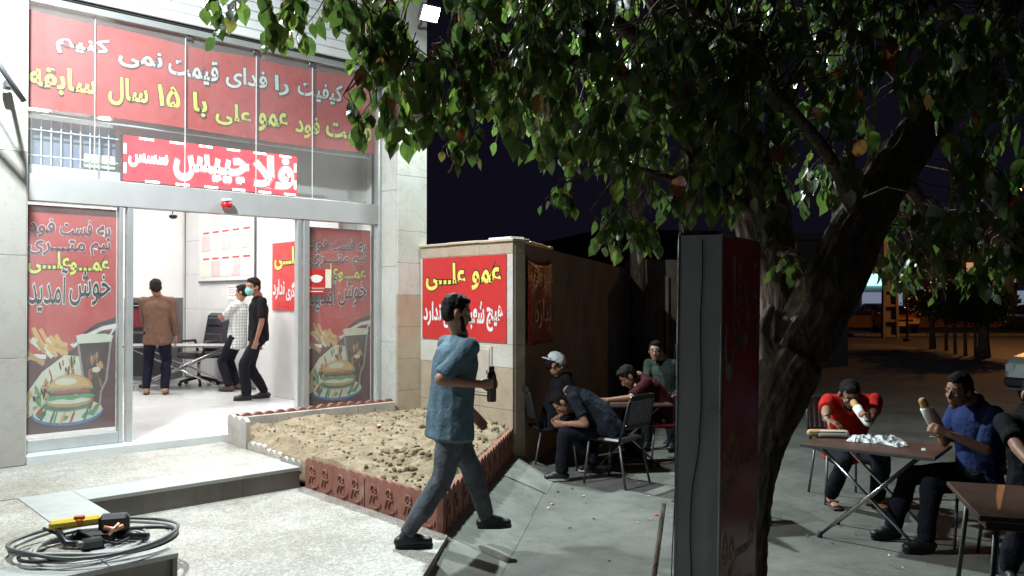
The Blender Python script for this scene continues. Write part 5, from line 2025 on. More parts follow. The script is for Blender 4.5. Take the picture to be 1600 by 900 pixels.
def sh_table(label, c, rot, L_, D_):
    p = cw(*c, ZS)
    return x_table('folding_table', label, 'table', p, rot, L_, D_, .72, 'table_wood', 'folding tables set out on the yard', .14)


T1c = (2.80, 6.42); T1r = ang(.72, -.56)
sh_table('brown folding table with crossed steel legs holding sandwiches and foil', T1c, T1r, .95, .62)
T2c = (3.12, 4.55); T2r = ang(.95, -.30)
t2 = thing('dining_table', 'dark red brown table in the lower right corner with splayed black legs', 'table', cw(*T2c, ZS), T2r)
g = MB(); g.box((-.6, -.43, .69), (.6, .43, .72), 'table_wood', None, .006); g.build('tabletop', None, t2)
g = MB(); g.box((-.56, -.39, .64), (.56, .39, .688), 'table_wood', None, .004); g.build('apron', None, t2)
for sx in (-1, 1):
    for sy in (-1, 1):
        g = MB(); g.tube([(sx*.50, sy*.33, .66), (sx*.56, sy*.40, .0)], .014, 'steel_grey', 8); g.build('leg', None, t2)
yt = cw(1.22, 9.25, ZS)
x_table('folding_table', 'small brown table between the seated men beside the dark yard wall', 'table', yt, ang(.9, .15), .95, .62, .70, 'table_wood', 'folding tables set out on the yard', .14)


def chair(label, c, face, seat='black_plastic', group='metal legged chairs round the outdoor tables', slats=True, z=ZS):
    """metal-legged chair, plastic ribbed back; local +Y = where the sitter looks"""
    p = cw(*c, z)
    rot = ang(*face)-pi/2
    t = thing('chair', label, 'chair', p, rot, group)
    g = MB(); g.box((-.21, -.20, .43), (.21, .22, .47), seat, None, .018); g.build('seat', None, t)
    for sx in (-1, 1):
        for ya, yb in ((.18, .22), (-.18, -.27)):
            g = MB(); g.tube([(sx*.19, ya, .43), (sx*.22, yb, 0)], .012, 'steel_grey', 8); g.build('leg', None, t)
    g = MB(); g.tube([(-.20, -.18, .43), (-.23, -.26, .62), (-.22, -.31, .84), (-.15, -.33, .90), (.15, -.33, .90), (.22, -.31, .84), (.23, -.26, .62), (.20, -.18, .43)], .013, 'steel_grey' if not slats else seat, 8); g.build('back_frame', None, t)
    if slats:
        for k in range(9):
            x_ = (k-4)*.046
            g = MB(); g.box((x_-.015, -.008, 0), (x_+.015, .006, .30), seat, Matrix.Translation((0, -.262, .585)) @ Matrix.Rotation(radians(11), 4, 'X'), .004); g.build('slat', None, t)
        for z_, y_ in ((.60, -.265), (.88, -.325)):
            g = MB(); g.box((-.215, y_-.014, z_-.03), (.215, y_+.012, z_+.02), seat, None, .008); g.build('rail', None, t)
    else:
        g = MB(); g.box((-.20, -.02, 0), (.20, .02, .30), seat, Matrix.Translation((0, -.262, .585)) @ Matrix.Rotation(radians(11), 4, 'X'), .02); g.build('backrest', None, t)
    return t


chair('black ribbed chair with its back to the viewer in front of the yard wall', (1.03, 8.35), (-.75, .65))
chair('black chair under the man in the white cap against the yard wall', (.42, 9.05), (.8, .25))
chair('chair with a dark red seat under the man reaching over the yard table', (1.72, 9.35), (-1, -.1), 'red_seat')
chair('black chair under the bespectacled man at the very back of the yard', (1.92, 10.6), (-.4, -1))
chair('black chair under the man in the red shirt behind the steel legged table', (3.03, 7.66), (-.05, -1))
chair('black chair under the man in the royal blue shirt at the table end', (3.50, 6.35), (-1, .1))
chair('black chair under the man in black at the lower right corner table', (3.52, 5.75), (-.3, -1))
chair('empty dark chair standing half hidden behind the tree trunk', (1.85, 6.95), (1, .15))

# fallen leaves and scraps on the concrete
lt = MB(); rr = random.Random(4)
for i in range(120):
    r_, f_ = rr.uniform(-.2, 4.6), rr.uniform(4.6, 9.0)
    p_ = cw(r_, f_, ZS+.006)
    if (Vector((p_.x, p_.y))-A0).dot(rn) < .5: continue
    a_ = rr.uniform(0, 6.28); s_ = rr.uniform(.012, .035)
    d1 = Vector((cos(a_), sin(a_), rr.uniform(-.1, .3)))*s_; d2 = Vector((-sin(a_), cos(a_), rr.uniform(-.2, .2)))*s_*.55
    lt.add([p_-d1, p_+d2, p_+d1+UPV*.006, p_-d2], [(0, 1, 2, 3)], ('leaf', 'bark', 'leaf', 'litter_white', 'print_tomato', 'bread')[i % 6])
o = lt.build('ground_litter'); o['kind'] = 'stuff'

# food on the table
def on_table(px, py, z):
    f_ = 1300*(CAMZ-z)/(py-465)
    return cw((px-800)/1300*f_, f_, z)


ZT1 = ZS+.72
p = on_table(1292, 683, ZT1)
t = thing('sandwich', 'long bread roll sandwich lying on the left end of the brown table', 'sandwich', p, ang(1, -.15))
g = MB(); g.ecap((-.13, 0, .035), (.13, 0, .035), (.036, .030), (.036, .030), UPV.cross(Vector((1, 0, 0))), 'bread', 12, 4); g.build('bread', None, t)
g = MB(); g.ecap((-.14, -.012, .045), (.13, -.012, .045), (.012, .026), (.012, .026), UPV, 'lettuce', 8, 2); g.build('filling', None, t)
g = MB(); g.ecap((-.06, 0, .030), (.135, 0, .030), (.040, .034), (.040, .034), Vector((0, 1, 0)), 'paper', 12, 3); g.build('paper_wrap', None, t)


def crumple(name, label, cat, p, size, m, seed, rot=0):
    g = MB(); rr = random.Random(seed)
    n1_, n2_ = 26, 14
    vs = []; fs = []
    for i in range(n1_+1):
        for j in range(n2_+1):
            u, v = i/n1_-.5, j/n2_-.5
            e = max(0, 1-(2*u)**4)*max(0, 1-(2*v)**4)
            q = Vector((u*7+seed, v*5, seed*2.2))
            z_ = .004+e*size[2]*(.35+1.1*abs(noise.noise(q))+.5*abs(noise.noise(q*2.7)))
            vs.append((size[0]*(u+.05*noise.noise(q*1.4)), size[1]*(v+.08*noise.noise(q*1.2+Vector((9, 0, 0)))), z_))
    for i in range(n1_):
        for j in range(n2_):
            o_ = i*(n2_+1)+j
            fs.append((o_, o_+n2_+1, o_+n2_+2, o_+1))
    g.add(vs, fs, m, False)
    o = g.build(name); o.location = p; o.rotation_euler = (0, 0, rot)
    md_ = o.modifiers.new('t', 'SOLIDIFY'); md_.thickness = .0012
    return tag(o, label, cat)


crumple('foil_wrap', 'crumpled silver foil wrapping spread out in the middle of the brown table', 'foil', on_table(1368, 690, ZT1), (.42, .20, .055), 'foil', 3, ang(1, -.5))
crumple('foil_wrap', 'torn end of silver foil with dark crumbs near the corner of the brown table', 'foil', on_table(1402, 696, ZT1), (.14, .12, .03), 'foil', 8, ang(1, .3))
crumple('paper_scrap', 'tiny white paper scrap at the right end of the brown table', 'paper', on_table(1442, 703, ZT1), (.07, .03, .012), 'paper', 12, .4)


# ------------------------------------------------------------------ people
def rf(px, py, f):
    return ((px-800)/1300*f, f, CAMZ-(py-465)/1300*f)


def held_roll(label, a, b, ra=.032, rb=.028, open_end='bread'):
    """wrapped roll from a (open end) to b"""
    a, b = Vector(a), Vector(b)
    t = thing('sandwich', label, 'sandwich', b)
    d = (b-a).normalized()
    g = MB(); g.ecap(a, a.lerp(b, .45), ra*.9, ra*.95, None, open_end, 12, 3); wb(g, 'bread', t)
    g = MB()
    q = d.orthogonal().normalized()
    for k in range(4):
        g.ecap(a-d*.012+q*ra*.5*cos(k*1.6)+d.cross(q)*ra*.5*sin(k*1.6), a+d*.02, .010, .010, None, ('lettuce', 'print_tomato')[k % 2], 8, 2)
    wb(g, 'filling', t)
    g = MB(); g.tube([a.lerp(b, .22), a.lerp(b, .24), a.lerp(b, .5), a.lerp(b, .95), b+d*.02], [ra*1.02, ra*1.22, ra*1.16, rb*1.05, rb*.45], 'paper', 14)
    g.v = [tuple(Vector(v)*1+Vector((.004*noise.noise(Vector(v)*30), .004*noise.noise(Vector(v)*31), 0))) for v in g.v]
    wb(g, 'paper_wrap', t)
    return t


# walking man
pw, wr_, el_, hc_ = person('man in a teal blue shirt and grey jeans striding past the red sign', (-.42, 5.72, .85), (.88, .42), tilt=7,
    head=(.93, .25, -.22), hair_len=1.0, head_at=rf(713, 488, 5.70), hands=[rf(748, 600, 5.50), (-.30, 6.02, .84)], elbows=[(-1, -.25, -.3), (-1, 0, -.5)],
    feet=[(-.70, 5.50, .082), (-.13, 6.05, -.07)], toes=[(.95, .2, 0), (.97, .15, 0)], knees=[(.9, .4, .1), (.9, .4, .1)],
    shirt='cloth_blue', trousers='cloth_jeans', sleeve=.80, hem=.10, curl=(1.15, .4), handdir=[(.95, .1, .05), None], palm=[(.1, .9, .0), None], ground=0, seed=2, bulk=1.17, beard=True, voxel=.008)
hp = wr_[0]+cw(.085, .035)-Vector((0, 0, 0))
t = thing('bottle', 'dark bottle held upright in the walking man\'s hand', 'bottle', hp+Vector((0, 0, -.12)))
g = MB(); g.tube([(0, 0, 0), (0, 0, .006), (0, 0, .17), (0, 0, .20)], [.026, .031, .031, .022], 'black_plastic', 18); g.build('body', None, t)
g = MB(); g.tube([(0, 0, .20), (0, 0, .235)], [.019, .018], 'black_rubber', 14); g.build('lid', None, t)

person('man in a brown shirt seen from behind at the table inside the shop', (-5.14, 12.05, 1.14), (-.30, 1), tilt=3, head=(-.55, 1, -.12), H=1.70,
       head_at=rf(243, 449, 12.0), hands=[(-4.93, 12.22, 1.02), (-5.36, 12.25, 1.04)], elbows=[(.5, -.7, -.3), (-.5, -.7, -.3)],
       feet=[(-5.02, 12.05, .335), (-5.27, 12.0, .335)], shirt='cloth_brown', trousers='cloth_navy', sleeve=1.9, hem=.10, ground=ZF, seed=3, voxel=.011, shoes='shoe_tan', bulk=1.06)
person('man in black with a teal face mask and a hand in his pocket', (-3.47, 11.40, 1.13), (-.85, -.50), tilt=0, head=(-.62, -.85, .0), H=1.72,
       head_at=rf(395, 449, 11.35), hands=[(-3.55, 11.70, 1.02), rf(401, 531, 11.2)], elbows=[(.6, .5, 0), (.8, -.6, -.3)],
       feet=[(-3.42, 11.55, .335), (-3.60, 11.32, .335)], toes=[(-.75, -.6, 0), (-.95, -.35, 0)], shirt='cloth_black', trousers='cloth_trouser', sleeve=.68, hem=.04, ground=ZF, seed=4, mask=True, voxel=.010, hair_len=1.15)
person('man in a white checked shirt with folded arms behind the masked man', (-4.12, 12.50, 1.07), (-1, .15), tilt=-3, head=(-1, .1, -.1), H=1.63,
       head_at=rf(378, 457, 12.5), hands=[(-4.28, 12.36, 1.36), (-4.30, 12.62, 1.33)], elbows=[(-.6, .4, -.6), (-.7, -.4, -.7)], handdir=[(.1, -1, 0), (.1, 1, 0)],
       feet=[(-4.16, 12.62, .33), (-4.20, 12.38, .33)], shirt='cloth_plaid', trousers='cloth_trouser', sleeve=.75, hem=.12, ground=ZF, seed=5, voxel=.011, shoes='strap_brown')
person('seated man in a white baseball cap and black top against the yard wall', (.44, 9.02, .32), (.92, .10), tilt=18, head=(.92, -.12, -.40), H=1.72,
       head_at=rf(868, 570, 8.95), hands=[(.95, 8.95, .50), (.95, 9.2, .52)], elbows=[(-.4, -.6, -.6), (-.4, .6, -.6)],
       feet=[(.84, 8.80, -.11), (.86, 9.15, -.11)], shirt='cloth_black', trousers='cloth_trouser', sleeve=.7, seed=6, voxel=.010, cap='cloth_cap')
person('seated man in a dark tee bent far forward with his head down', (.98, 8.42, .33), (-.97, .18), tilt=54, head=(-.55, .05, -.85), H=1.74,
       head_at=rf(878, 628, 8.5), hands=[(.50, 8.75, .40), rf(882, 662, 8.35)], elbows=[(-.3, .5, -.6), (.3, -.3, -1)],
       feet=[(.88, 8.85, -.11), (.50, 8.40, -.11)], toes=[(-.95, -.1, 0), (-1, -.05, 0)], shirt='cloth_tee', trousers='cloth_trouser', sleeve=.60, hem=.06, seed=7, voxel=.010, shoe_sole='shoe_white')
person('seated man in a maroon top reaching an arm across the yard table', (1.74, 9.35, .32), (-1, -.05), tilt=40, head=(-.70, -.1, -.70), H=1.74,
       head_at=rf(977, 588, 9.2), hands=[(1.45, 9.65, .62), rf(950, 625, 8.95)], elbows=[(.2, .5, -.8), (.1, -.4, -.8)], handdir=[None, (-1, 0, -.12)],
       feet=[(1.35, 9.55, -.11), (1.40, 9.20, -.11)], shirt='cloth_maroon', trousers='cloth_trouser', sleeve=.72, seed=8, voxel=.010, shoe_sole='shoe_white')
person('seated man with glasses in a dark green shirt at the back of the yard', (1.93, 10.55, .34), (-.45, -1), tilt=8, head=(-.30, -1, -.05), H=1.74,
       head_at=rf(1024, 548, 10.4), hands=[(1.72, 10.2, .45), (1.98, 10.15, .45)], elbows=[(-.7, .3, -.4), (.7, .3, -.4)],
       feet=[(1.65, 10.15, -.11), (1.95, 10.1, -.11)], shirt='cloth_green', trousers='cloth_trouser', sleeve=1.9, seed=9, voxel=.011, glasses=True)
pr_, wr_, el_, hc_ = person('seated man in a red shirt bowed over the brown table biting a wrapped sandwich', (3.04, 7.60, .27), (-.04, -1), tilt=21, head=(-.10, -.82, -.56), H=1.76,
       head_at=rf(1322, 617, 7.12), hands=[rf(1290, 664, 6.82), rf(1356, 672, 6.80)], elbows=[(-.55, .3, -1), (.6, .3, -1)], handdir=[(.55, -.6, -.25), (-.45, -.3, .75)], palm=[(0, .1, -1), (-.8, -.2, -.1)],
       curl=(.6, 1.0), feet=[(2.83, 7.42, -.11), (3.22, 7.36, -.11)], shirt='cloth_red', trousers='cloth_trouser', sleeve=.66, bulk=1.08, seed=10, voxel=.008, sandals=True, beard=True)
hb = wr_[1]+cw(-.05, -.03)+Vector((0, 0, .045))
held_roll('white wrapped sandwich held to the mouth of the man in red', hc_+(cw(-.01, -.115)+Vector((0, 0, -.055))), hb+cw(.02, 0)+Vector((0, 0, -.06)))
t = thing('wristwatch', 'pale metal watch on the wrist of the man in red', 'watch', wr_[0])
A_ = (el_[0]-wr_[0]).normalized()
g = MB(); q0 = wr_[0]+A_*.02
sx_ = A_.orthogonal().normalized(); sy_ = A_.cross(sx_)
g.tube([q0+sx_*cos(a)*.034+sy_*sin(a)*.032 for a in [2*pi*i/16 for i in range(17)]], .005, 'chrome', 6); wb(g, 'band', t)
g = MB(); c_ = q0+UPV*.034; g.tube([c_-UPV*.003, c_+UPV*.006], .016, 'chrome', 12); wb(g, 'case', t)
pb_, wr_, el_, hc_ = person('seated man in a royal blue tee at the table end holding a wrapped sandwich', (3.46, 6.18, .34), (-1, -.12), tilt=3, head=(-.93, -.42, -.04), H=1.74,
       head_at=rf(1493, 609, 6.10), hands=[rf(1462, 652, 6.22), rf(1482, 678, 5.92)], elbows=[(.5, .5, -.9), (.55, -.5, -1)], handdir=[(-.6, -.2, .45), (-.85, .15, .35)], palm=[(-.2, -.95, 0), (-.2, .95, 0)],
       curl=(1.0, 1.0), feet=[(2.92, 6.40, -.11), (3.00, 6.05, -.11)], knees=[(-.9, .3, .5), (-.9, -.1, .5)], shirt='cloth_royal', trousers='cloth_trouser', sleeve=.80, seed=11, voxel=.0075, bulk=1.06, hair_len=1.2)
ha = (wr_[0]+wr_[1])/2+cw(-.085, .02)+Vector((0, 0, .05))
held_roll('white wrapped sandwich raised in both hands by the man in blue', ha+cw(-.05, 0)+Vector((0, 0, .125)), ha+cw(.035, 0)+Vector((0, 0, -.07)))
person('man in a black tee at the right edge resting his forearm on the corner table', (3.52, 5.58, .34), (-.32, -1), tilt=12, head=(-.2, -1, -.2), H=1.76,
       head_at=(3.42, 5.42, 1.02), hands=[(3.17, 4.98, .56), (3.6, 4.95, .58)], elbows=[(-1, .0, -.55), (.7, .3, -.6)], handdir=[(.8, -.5, 0), None], palm=[(0, 0, -1), (0, 0, -1)],
       feet=[(3.22, 5.42, -.11), (3.50, 5.25, -.11)], shirt='cloth_black', trousers='cloth_trouser', sleeve=.62, seed=12, bulk=1.12, voxel=.009, shoe_sole='shoe_white')
flush_remesh()


# ------------------------------------------------------------------ cars
def sedan(label, loc, rot, paint, lights=None, tail=None, group=None, plate='plate_white'):
    t = thing('parked_car', label, 'car', loc, rot, group)
    Wc = .84
    # side profile (y forward, z)
    low = [(-2.15, .32), (-2.2, .55), (-2.17, .86), (-2.05, .93), (-1.35, .97), (.55, .97), (1.2, .93), (2.0, .84), (2.16, .74), (2.2, .50), (2.15, .28), (1.75, .24), (-1.75, .24)]
    g = MB(); n_ = len(low)
    rows = []
    for x_, k in ((-Wc, .0), (-Wc*.93, .05), (Wc*.93, .05), (Wc, .0)):
        edge = abs(x_) == Wc
        rows.append([(x_, y_*(.965 if edge else 1), (z_-.55)*(.86 if edge else 1.0)+.55) for y_, z_ in low])
    vs = [v for r_ in rows for v in r_]
    fs = []
    for i in range(3):
        for k in range(n_):
            fs.append((i*n_+k, (i+1)*n_+k, (i+1)*n_+(k+1) % n_, i*n_+(k+1) % n_))
    fs.append(tuple(range(n_))); fs.append(tuple(range(4*n_-1, 3*n_-1, -1)))
    g.add(vs, fs, paint); bd_ = g.build('body', None, t)
    b_ = bd_.modifiers.new('b', 'BEVEL'); b_.width = .03; b_.segments = 2
    # roof and pillars, windows
    g = MB()
    cab = [(-1.45, .96, .78), (-.95, 1.38, .62), (.15, 1.40, .62), (.95, .96, .76)]
    g.add([(-cab[1][2], -.95, 1.385), (cab[1][2], -.95, 1.385), (.62, .15, 1.405), (-.62, .15, 1.405), (-.60, -.9, 1.43), (.60, -.9, 1.43), (.58, .1, 1.445), (-.58, .1, 1.445)],
          [(0, 1, 2, 3), (4, 5, 6, 7), (0, 4, 5, 1), (1, 5, 6, 2), (2, 6, 7, 3), (3, 7, 4, 0)], paint); g.build('roof', None, t)
    g = MB()
    for s in (-1, 1):
        for a, b in (((-1.45, .96, .77), (-.95, 1.39, .62)), ((.95, .96, .75), (.15, 1.40, .62)), ((-.3, .96, .79), (-.35, 1.4, .625))):
            g.tube([(s*a[2], a[0], a[1]), (s*b[2], b[0], b[1])], .035, paint, 6)
    g.build('pillar', None, t)
    for nm, q in (('windscreen', [(-.72, .92, .97), (.72, .92, .97), (.60, .17, 1.39), (-.60, .17, 1.39)]), ('rear_window', [(.72, -1.42, .97), (-.72, -1.42, .97), (-.60, -.97, 1.38), (.60, -.97, 1.38)]),
                  ('side_window', [(.775, -1.38, .97), (.765, .88, .97), (.625, .15, 1.39), (.625, -.93, 1.38)]), ('side_window', [(-.765, .88, .97), (-.775, -1.38, .97), (-.625, -.93, 1.38), (-.625, .15, 1.39)])):
        g = MB(); g.add(q, [(0, 1, 2, 3)], 'car_glass')
        c_ = sum((Vector(v) for v in q), Vector())/4
        g.add([tuple(Vector(v)*.995+Vector((0, 0, -.002))) for v in q], [(3, 2, 1, 0)], 'car_glass'); g.build(nm, None, t)
    for s in (-1, 1):
        g = MB(); g.box((s*.78-.13 if s > 0 else -.78-.03, 2.12, .58), (s*.78+.03 if s > 0 else -.78+.13+.13, 2.19, .72), 'lens_clear' if not lights else lights, None, .02)
        g.build('headlight', None, t)
        g = MB(); g.box((s*.70-.10, -2.215, .62), (s*.70+.10, -2.16, .78), tail or 'menu_red', None, .02); g.build('tail_light', None, t)
        g = MB(); g.ell((s*.90, .72, 1.0), (Vector((1, 0, 0)), Vector((0, 1, 0)), Vector((0, 0, 1))), (.09, .05, .06), paint, 10, 6); g.build('mirror', None, t)
        for y_ in (-1.32, 1.32):
            g = MB(); g.tube([(s*.66, y_, .31), (s*.69, y_, .31), (s*.84, y_, .31), (s*.86, y_, .31)], [.28, .31, .31, .28], 'black_rubber', 22); wh = g.build('wheel', None, t)
            g = MB(); g.tube([(s*.855, y_, .31), (s*.872, y_, .31)], [.19, .17], 'chrome', 18); g.build('rim', None, wh)
    g = MB()
    for k in range(4):
        g.box((-.50, 2.175, .60+.03*k), (.50, 2.20, .615+.03*k), 'chrome' if k == 3 else 'black_plastic')
    g.box((-.50, 2.165, .59), (.50, 2.178, .72), 'black_plastic'); g.build('grille', None, t)
    g = MB(); g.box((-.80, 2.16, .34), (.80, 2.27, .50), 'black_plastic', None, .03); g.build('bumper', None, t)
    g = MB(); g.box((-.26, 2.272, .37), (.26, 2.28, .48), plate, None, .003); g.box((-.26, 2.281, .37), (-.23, 2.282, .48), 'print_blue'); g.build('number_plate', None, t)
    return t


def car_at(label, r, f, fr_, ff_, paint, **kw):
    return sedan(label, cw(r, f, kw.pop('z', ZS)), ang(fr_, ff_)-pi/2, paint, **kw)


car_at('silver saloon car with its dark front half showing at the right edge', 10.66, 14.9, -.80, -.60, 'silver_paint')
taxi = car_at('orange yellow taxi parked beyond the concrete power pole', 20.9, 45.5, -.25, -1, 'taxi_paint')
g = MB(); g.box((-.18, -.55, 1.45), (.18, -.35, 1.56), 'yellow_plastic', None, .02); g.build('roof_sign', None, taxi)
car_at('distant car with glaring white headlights on the road by the tree trunk', 26.3, 60, -.1, -1, 'white_car', lights='headlight', z=ZS-.01)
car_at('dark car with glowing red tail lights at the far right of the road', 30.0, 48, .15, 1, 'dark_paint', tail='far_red', z=ZS-.01)
car_at('dark unlit car standing beyond the taxi under the shop sign', 31.5, 64, -1, -.1, 'dark_paint', z=ZS-.01)

# ------------------------------------------------------------------ far street
kb = MB()
k0, k1 = cw(-2, 40), cw(60, 40.5)
d_ = (k1-k0).normalized(); n_ = Vector((d_.y, -d_.x, 0)); Lk = (k1-k0).length
kerb = struct(MB().build('kerb'))
Ak = Matrix((d_, -n_, UPV)).transposed()
kme = MB(); kme.box((-.49, -.09, 0), (.49, .09, .13), 'concrete', None, .012); kme = kme.mesh('kerb_stone')
for i in range(int(Lk)):
    p = k0+d_*(i+.5)
    piece('kerb_stone', kme, kerb, (p.x, p.y, ZS-.012), atan2(d_.y, d_.x))
g = MB(); m0 = cw(14, 52); m1 = cw(60, 53)
g.obox(Vector(((m0.x+m1.x)/2, (m0.y+m1.y)/2, .15)), Ak, ((m1-m0).length, .3, .75), 'brick_far', .02)
for i in range(12):
    q = m0.lerp(m1, (i+.5)/12); g.obox(Vector((q.x, q.y, .56)), Ak, (.4, .42, .14), 'brick_far', .02)
o = g.build('low_wall'); tag(o, 'low reddish wall along the middle of the far road', 'wall')

pp = cw(17.35, 38.2, ZS)
t = thing('power_pole', 'broad tapering concrete power pole with recessed panels lit orange from the road', 'pole', pp, ang(1, -.12))
g = MB()
H_ = 8.5
for s in (-1, 1):
    g.add([(s*.30-.055, -.16, 0), (s*.30+.055, -.16, 0), (s*.30+.055, .16, 0), (s*.30-.055, .16, 0), (s*.17-.05, -.10, H_), (s*.17+.05, -.10, H_), (s*.17+.05, .10, H_), (s*.17-.05, .10, H_)],
          [(3, 2, 1, 0), (4, 5, 6, 7), (0, 1, 5, 4), (1, 2, 6, 5), (2, 3, 7, 6), (3, 0, 4, 7)], 'pole_concrete')
g.build('flange', None, t)
for k in range(12):
    z_ = .02+.70*k; w_ = .27-.13*z_/H_
    g = MB(); g.box((-w_, -.12, z_), (w_, .12, z_+.12), 'pole_concrete', None, .01); g.build('rung', None, t)
g = MB(); g.add([(-.26, .03, 0), (.26, .03, 0), (.14, .03, H_), (-.14, .03, H_), (-.26, .07, 0), (.26, .07, 0), (.14, .07, H_), (-.14, .07, H_)], [(0, 1, 2, 3), (7, 6, 5, 4), (0, 4, 5, 1), (1, 5, 6, 2), (2, 6, 7, 3), (3, 7, 4, 0)], 'pole_concrete'); g.build('web', None, t)
p = cw(16.85, 35.5, ZS)
g = MB(); g.tube([p, p+UPV*3.2], .055, 'steel_grey', 8); g.obox(p+UPV*.06, Matrix.Identity(3), (.25, .25, .12), 'steel_grey', .01)
o = g.build('sign_post'); tag(o, 'thin dark post standing in front of the taxi', 'post')
# street lamp that throws the orange light over the road
lp_ = cw(22.5, 34.0, ZS)
t = thing('street_lamp', 'tall street lamp glowing orange far off behind the foliage', 'street lamp', lp_)
g = MB(); g.tube([(0, 0, 0), (0, 0, 3.0), (0, 0, 5.9)], [.10, .08, .055], 'steel_grey', 10); g.build('mast', None, t)
av = (cw(-1, 0)-cw(0, 0))
g = MB(); g.tube([(0, 0, 5.9), Vector((0, 0, 6.25))+av*.5, Vector((0, 0, 6.35))+av*1.5], .035, 'steel_grey', 8); g.build('arm', None, t)
g = MB(); g.ell(Vector((0, 0, 6.33))+av*1.75, (av, Vector((-av.y, av.x, 0)), UPV), (.34, .15, .09), 'steel_grey', 14, 8); lh = g.build('lamp_head', None, t)
g = MB(); g.ell(Vector((0, 0, 6.27))+av*1.75, (av, Vector((-av.y, av.x, 0)), UPV), (.24, .11, .06), 'far_orange', 12, 6); g.build('lens', None, lh)
ld = bpy.data.lights.new('lamp', 'POINT'); ld.energy = 1000; ld.color = (1, .42, .13); ld.shadow_soft_size = .12
lo = bpy.data.objects.new('lamp', ld); COL.objects.link(lo); lo.parent = t; lo.location = Vector((0, 0, 6.12))+av*1.75

# street trees with low dark crowns
rs = random.Random(21)


def street_tree(label, px, base_py, py_top, w, th_=.07, lean_=.0):
    f_ = 1300*1.85/(base_py-465)
    r_ = (px-800)/1300*f_
    p = cw(r_, f_, ZS)
    t = thing('street_tree', label, 'tree', p, 0, 'low trees along the far pavement')
    top = CAMZ-(py_top-465)/1300*f_-ZS
    g = MB(); g.tube([(0, 0, 0), (lean_*.3+.03, .02, .6), (lean_, 0, 1.25), (lean_+.1, .06, top*.8)], [th_*1.25, th_, th_*.85, th_*.3], 'bark', 10)
    for k in range(4):
        a = rs.uniform(0, 6)
        g.tube([(lean_, 0, 1.2+.15*k), (lean_+cos(a)*w*.4, sin(a)*w*.4, 1.6+.3*k), (lean_+cos(a)*w*.7, sin(a)*w*.7, 2.0+.35*k)], [th_*.5, th_*.35, .012], 'bark', 6)
    g.build('trunk', None, t)
    g = MB(); vs = []; fs = []
    for k in range(1500):
        a = rs.uniform(0, 2*pi); u = rs.uniform(-1, 1); rr_ = (rs.random()**.4)
        rr_ *= 1+.35*noise.noise(Vector((cos(a)*2, sin(a)*2, u*2+r_)))
        c_ = Vector((lean_+cos(a)*w*rr_*sqrt(1-u*u), sin(a)*w*rr_*sqrt(1-u*u), (1.0+top)/2+u*rr_*(top-1.0)/2))
        d1 = Vector((rs.gauss(0, 1), rs.gauss(0, 1), rs.gauss(-.5, .8))).normalized(); d2 = d1.orthogonal().normalized()
        s_ = rs.uniform(.05, .10); o_ = len(vs)
        vs += [c_-d1*s_, c_+d2*s_*.5, c_+d1*s_, c_-d2*s_*.5]; fs.append((o_, o_+1, o_+2, o_+3))
    g.add(vs, fs, 'leaf', True); o = g.build('crown', None, t); o['kind'] = 'stuff'
    return t


street_tree('low dark street tree with a curved thick trunk beside the taxi', 1457, 545, 425, .95, .10, -.05)
street_tree('low dark street tree with a slim trunk, next after the curved one', 1478, 548, 430, .9, .05)
street_tree('low dark street tree on a thin straight stem in the middle of the row', 1492, 553, 425, .9, .045)
street_tree('low dark street tree with a thin stem just right of the row\'s middle', 1508, 556, 425, .95, .05)
street_tree('low dark street tree with thin stem beside the stout reddish trunk', 1524, 557, 430, .95, .045)
street_tree('low street tree with a stout reddish trunk at the right end of the row', 1537, 558, 440, 1.0, .16)

# distant lit buildings


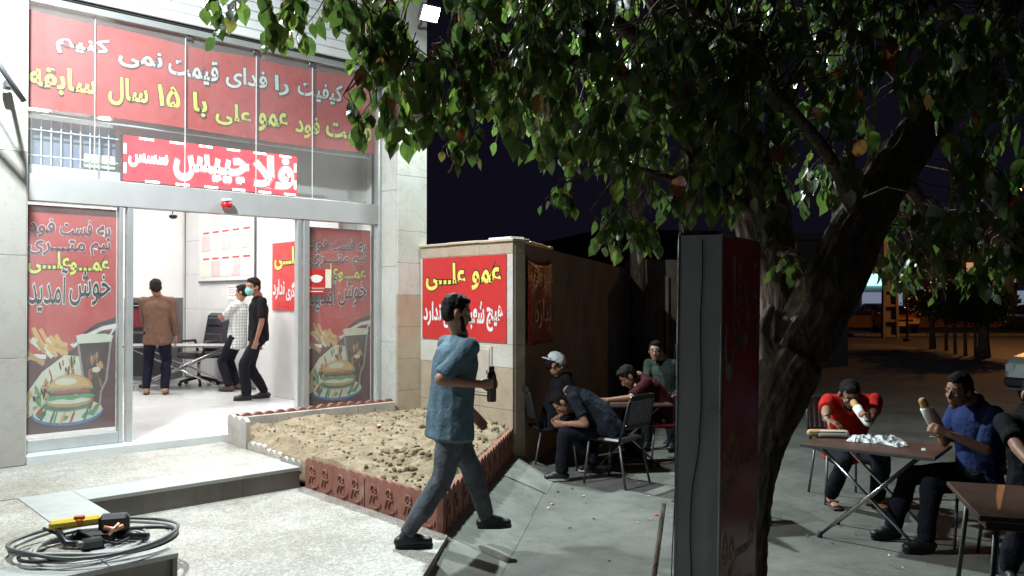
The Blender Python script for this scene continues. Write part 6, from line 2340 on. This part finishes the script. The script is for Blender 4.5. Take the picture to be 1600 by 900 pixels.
def far_building(label, r0, r1, f, h, wall_m, floors, ncol, lit, sign=None, door=True):
    p = cw((r0+r1)/2, f, ZS)
    t = thing('shop_building', label, 'building', p, ang(1, 0))
    w_ = r1-r0
    g = MB(); g.box((-w_/2, 0, 0), (w_/2, 8, h), wall_m); wl = g.build('wall', None, t)
    g = MB(); g.box((-w_/2-.15, -.2, h), (w_/2+.15, 8.2, h+.25), 'marble_beige', None, .02); g.build('roof', None, t)
    rr = random.Random(int(r0*10))
    k = 0
    for i in range(floors):
        for j in range(ncol):
            x0 = -w_/2+w_*(j+.2)/ncol; x1 = -w_/2+w_*(j+.8)/ncol
            z0 = 3.3+i*2.9+.5; z1 = z0+1.5
            if z1 > h: continue
            g = MB(); g.box((x0, -.03, z0), (x1, -.002, z1), 'far_window' if rr.random() < lit else 'car_glass'); wn_ = g.build('window', None, t)
            g = MB()
            g.box((x0-.06, -.08, z0-.06), (x1+.06, -.0, z0-.002), 'marble_beige'); g.box(((x0+x1)/2-.03, -.06, z0), ((x0+x1)/2+.03, -.031, z1), 'steel_grey'); g.build('frame', None, wn_)
    for j in range(ncol):
        x0 = -w_/2+w_*(j+.1)/ncol; x1 = -w_/2+w_*(j+.9)/ncol
        g = MB(); g.box((x0, -.04, .1), (x1, -.002, 2.5), 'shop_sign_glow' if j % 2 == 0 else 'car_glass'); g.build('shop_window', None, t)
        g = MB(); g.box((x0-.05, -.35, 2.6), (x1+.05, -.002, 3.3), ('print_cream', 'shop_sign_glow', 'print_blue')[(j+int(r0)) % 3], None, .02); s_ = g.build('signboard', None, t)
        g = MB(); g.box((x0+.1, -.5, 3.34), (x1-.1, -.36, 3.42), 'far_white' if j % 2 else 'far_orange'); g.build('sign_lamp', None, s_)
    return t


far_building('distant row of lit shops with pale signboards behind the taxi', 36.0, 47.0, 82, 6.6, 'brick_far', 1, 4, .3)
far_building('distant tan building with bright tube lights at the right edge', 47.0, 62.0, 78, 10.5, 'brick_far', 2, 4, .5)
t = thing('shop_kiosk', 'small teal lit kiosk far off between the tree trunk and the power pole', 'kiosk', cw(31.2, 72, ZS), ang(1, 0))
g = MB(); g.box((-1.1, 0, 0), (1.1, 2, 2.9), 'white_paint'); g.build('wall', None, t)
g = MB(); g.box((-1.2, -.2, 2.9), (1.2, 2.1, 3.9), 'far_teal', None, .03); g.build('signboard', None, t)
g = MB(); g.box((-.9, -.03, .9), (.9, -.002, 2.3), 'shop_sign_glow'); g.build('window', None, t)
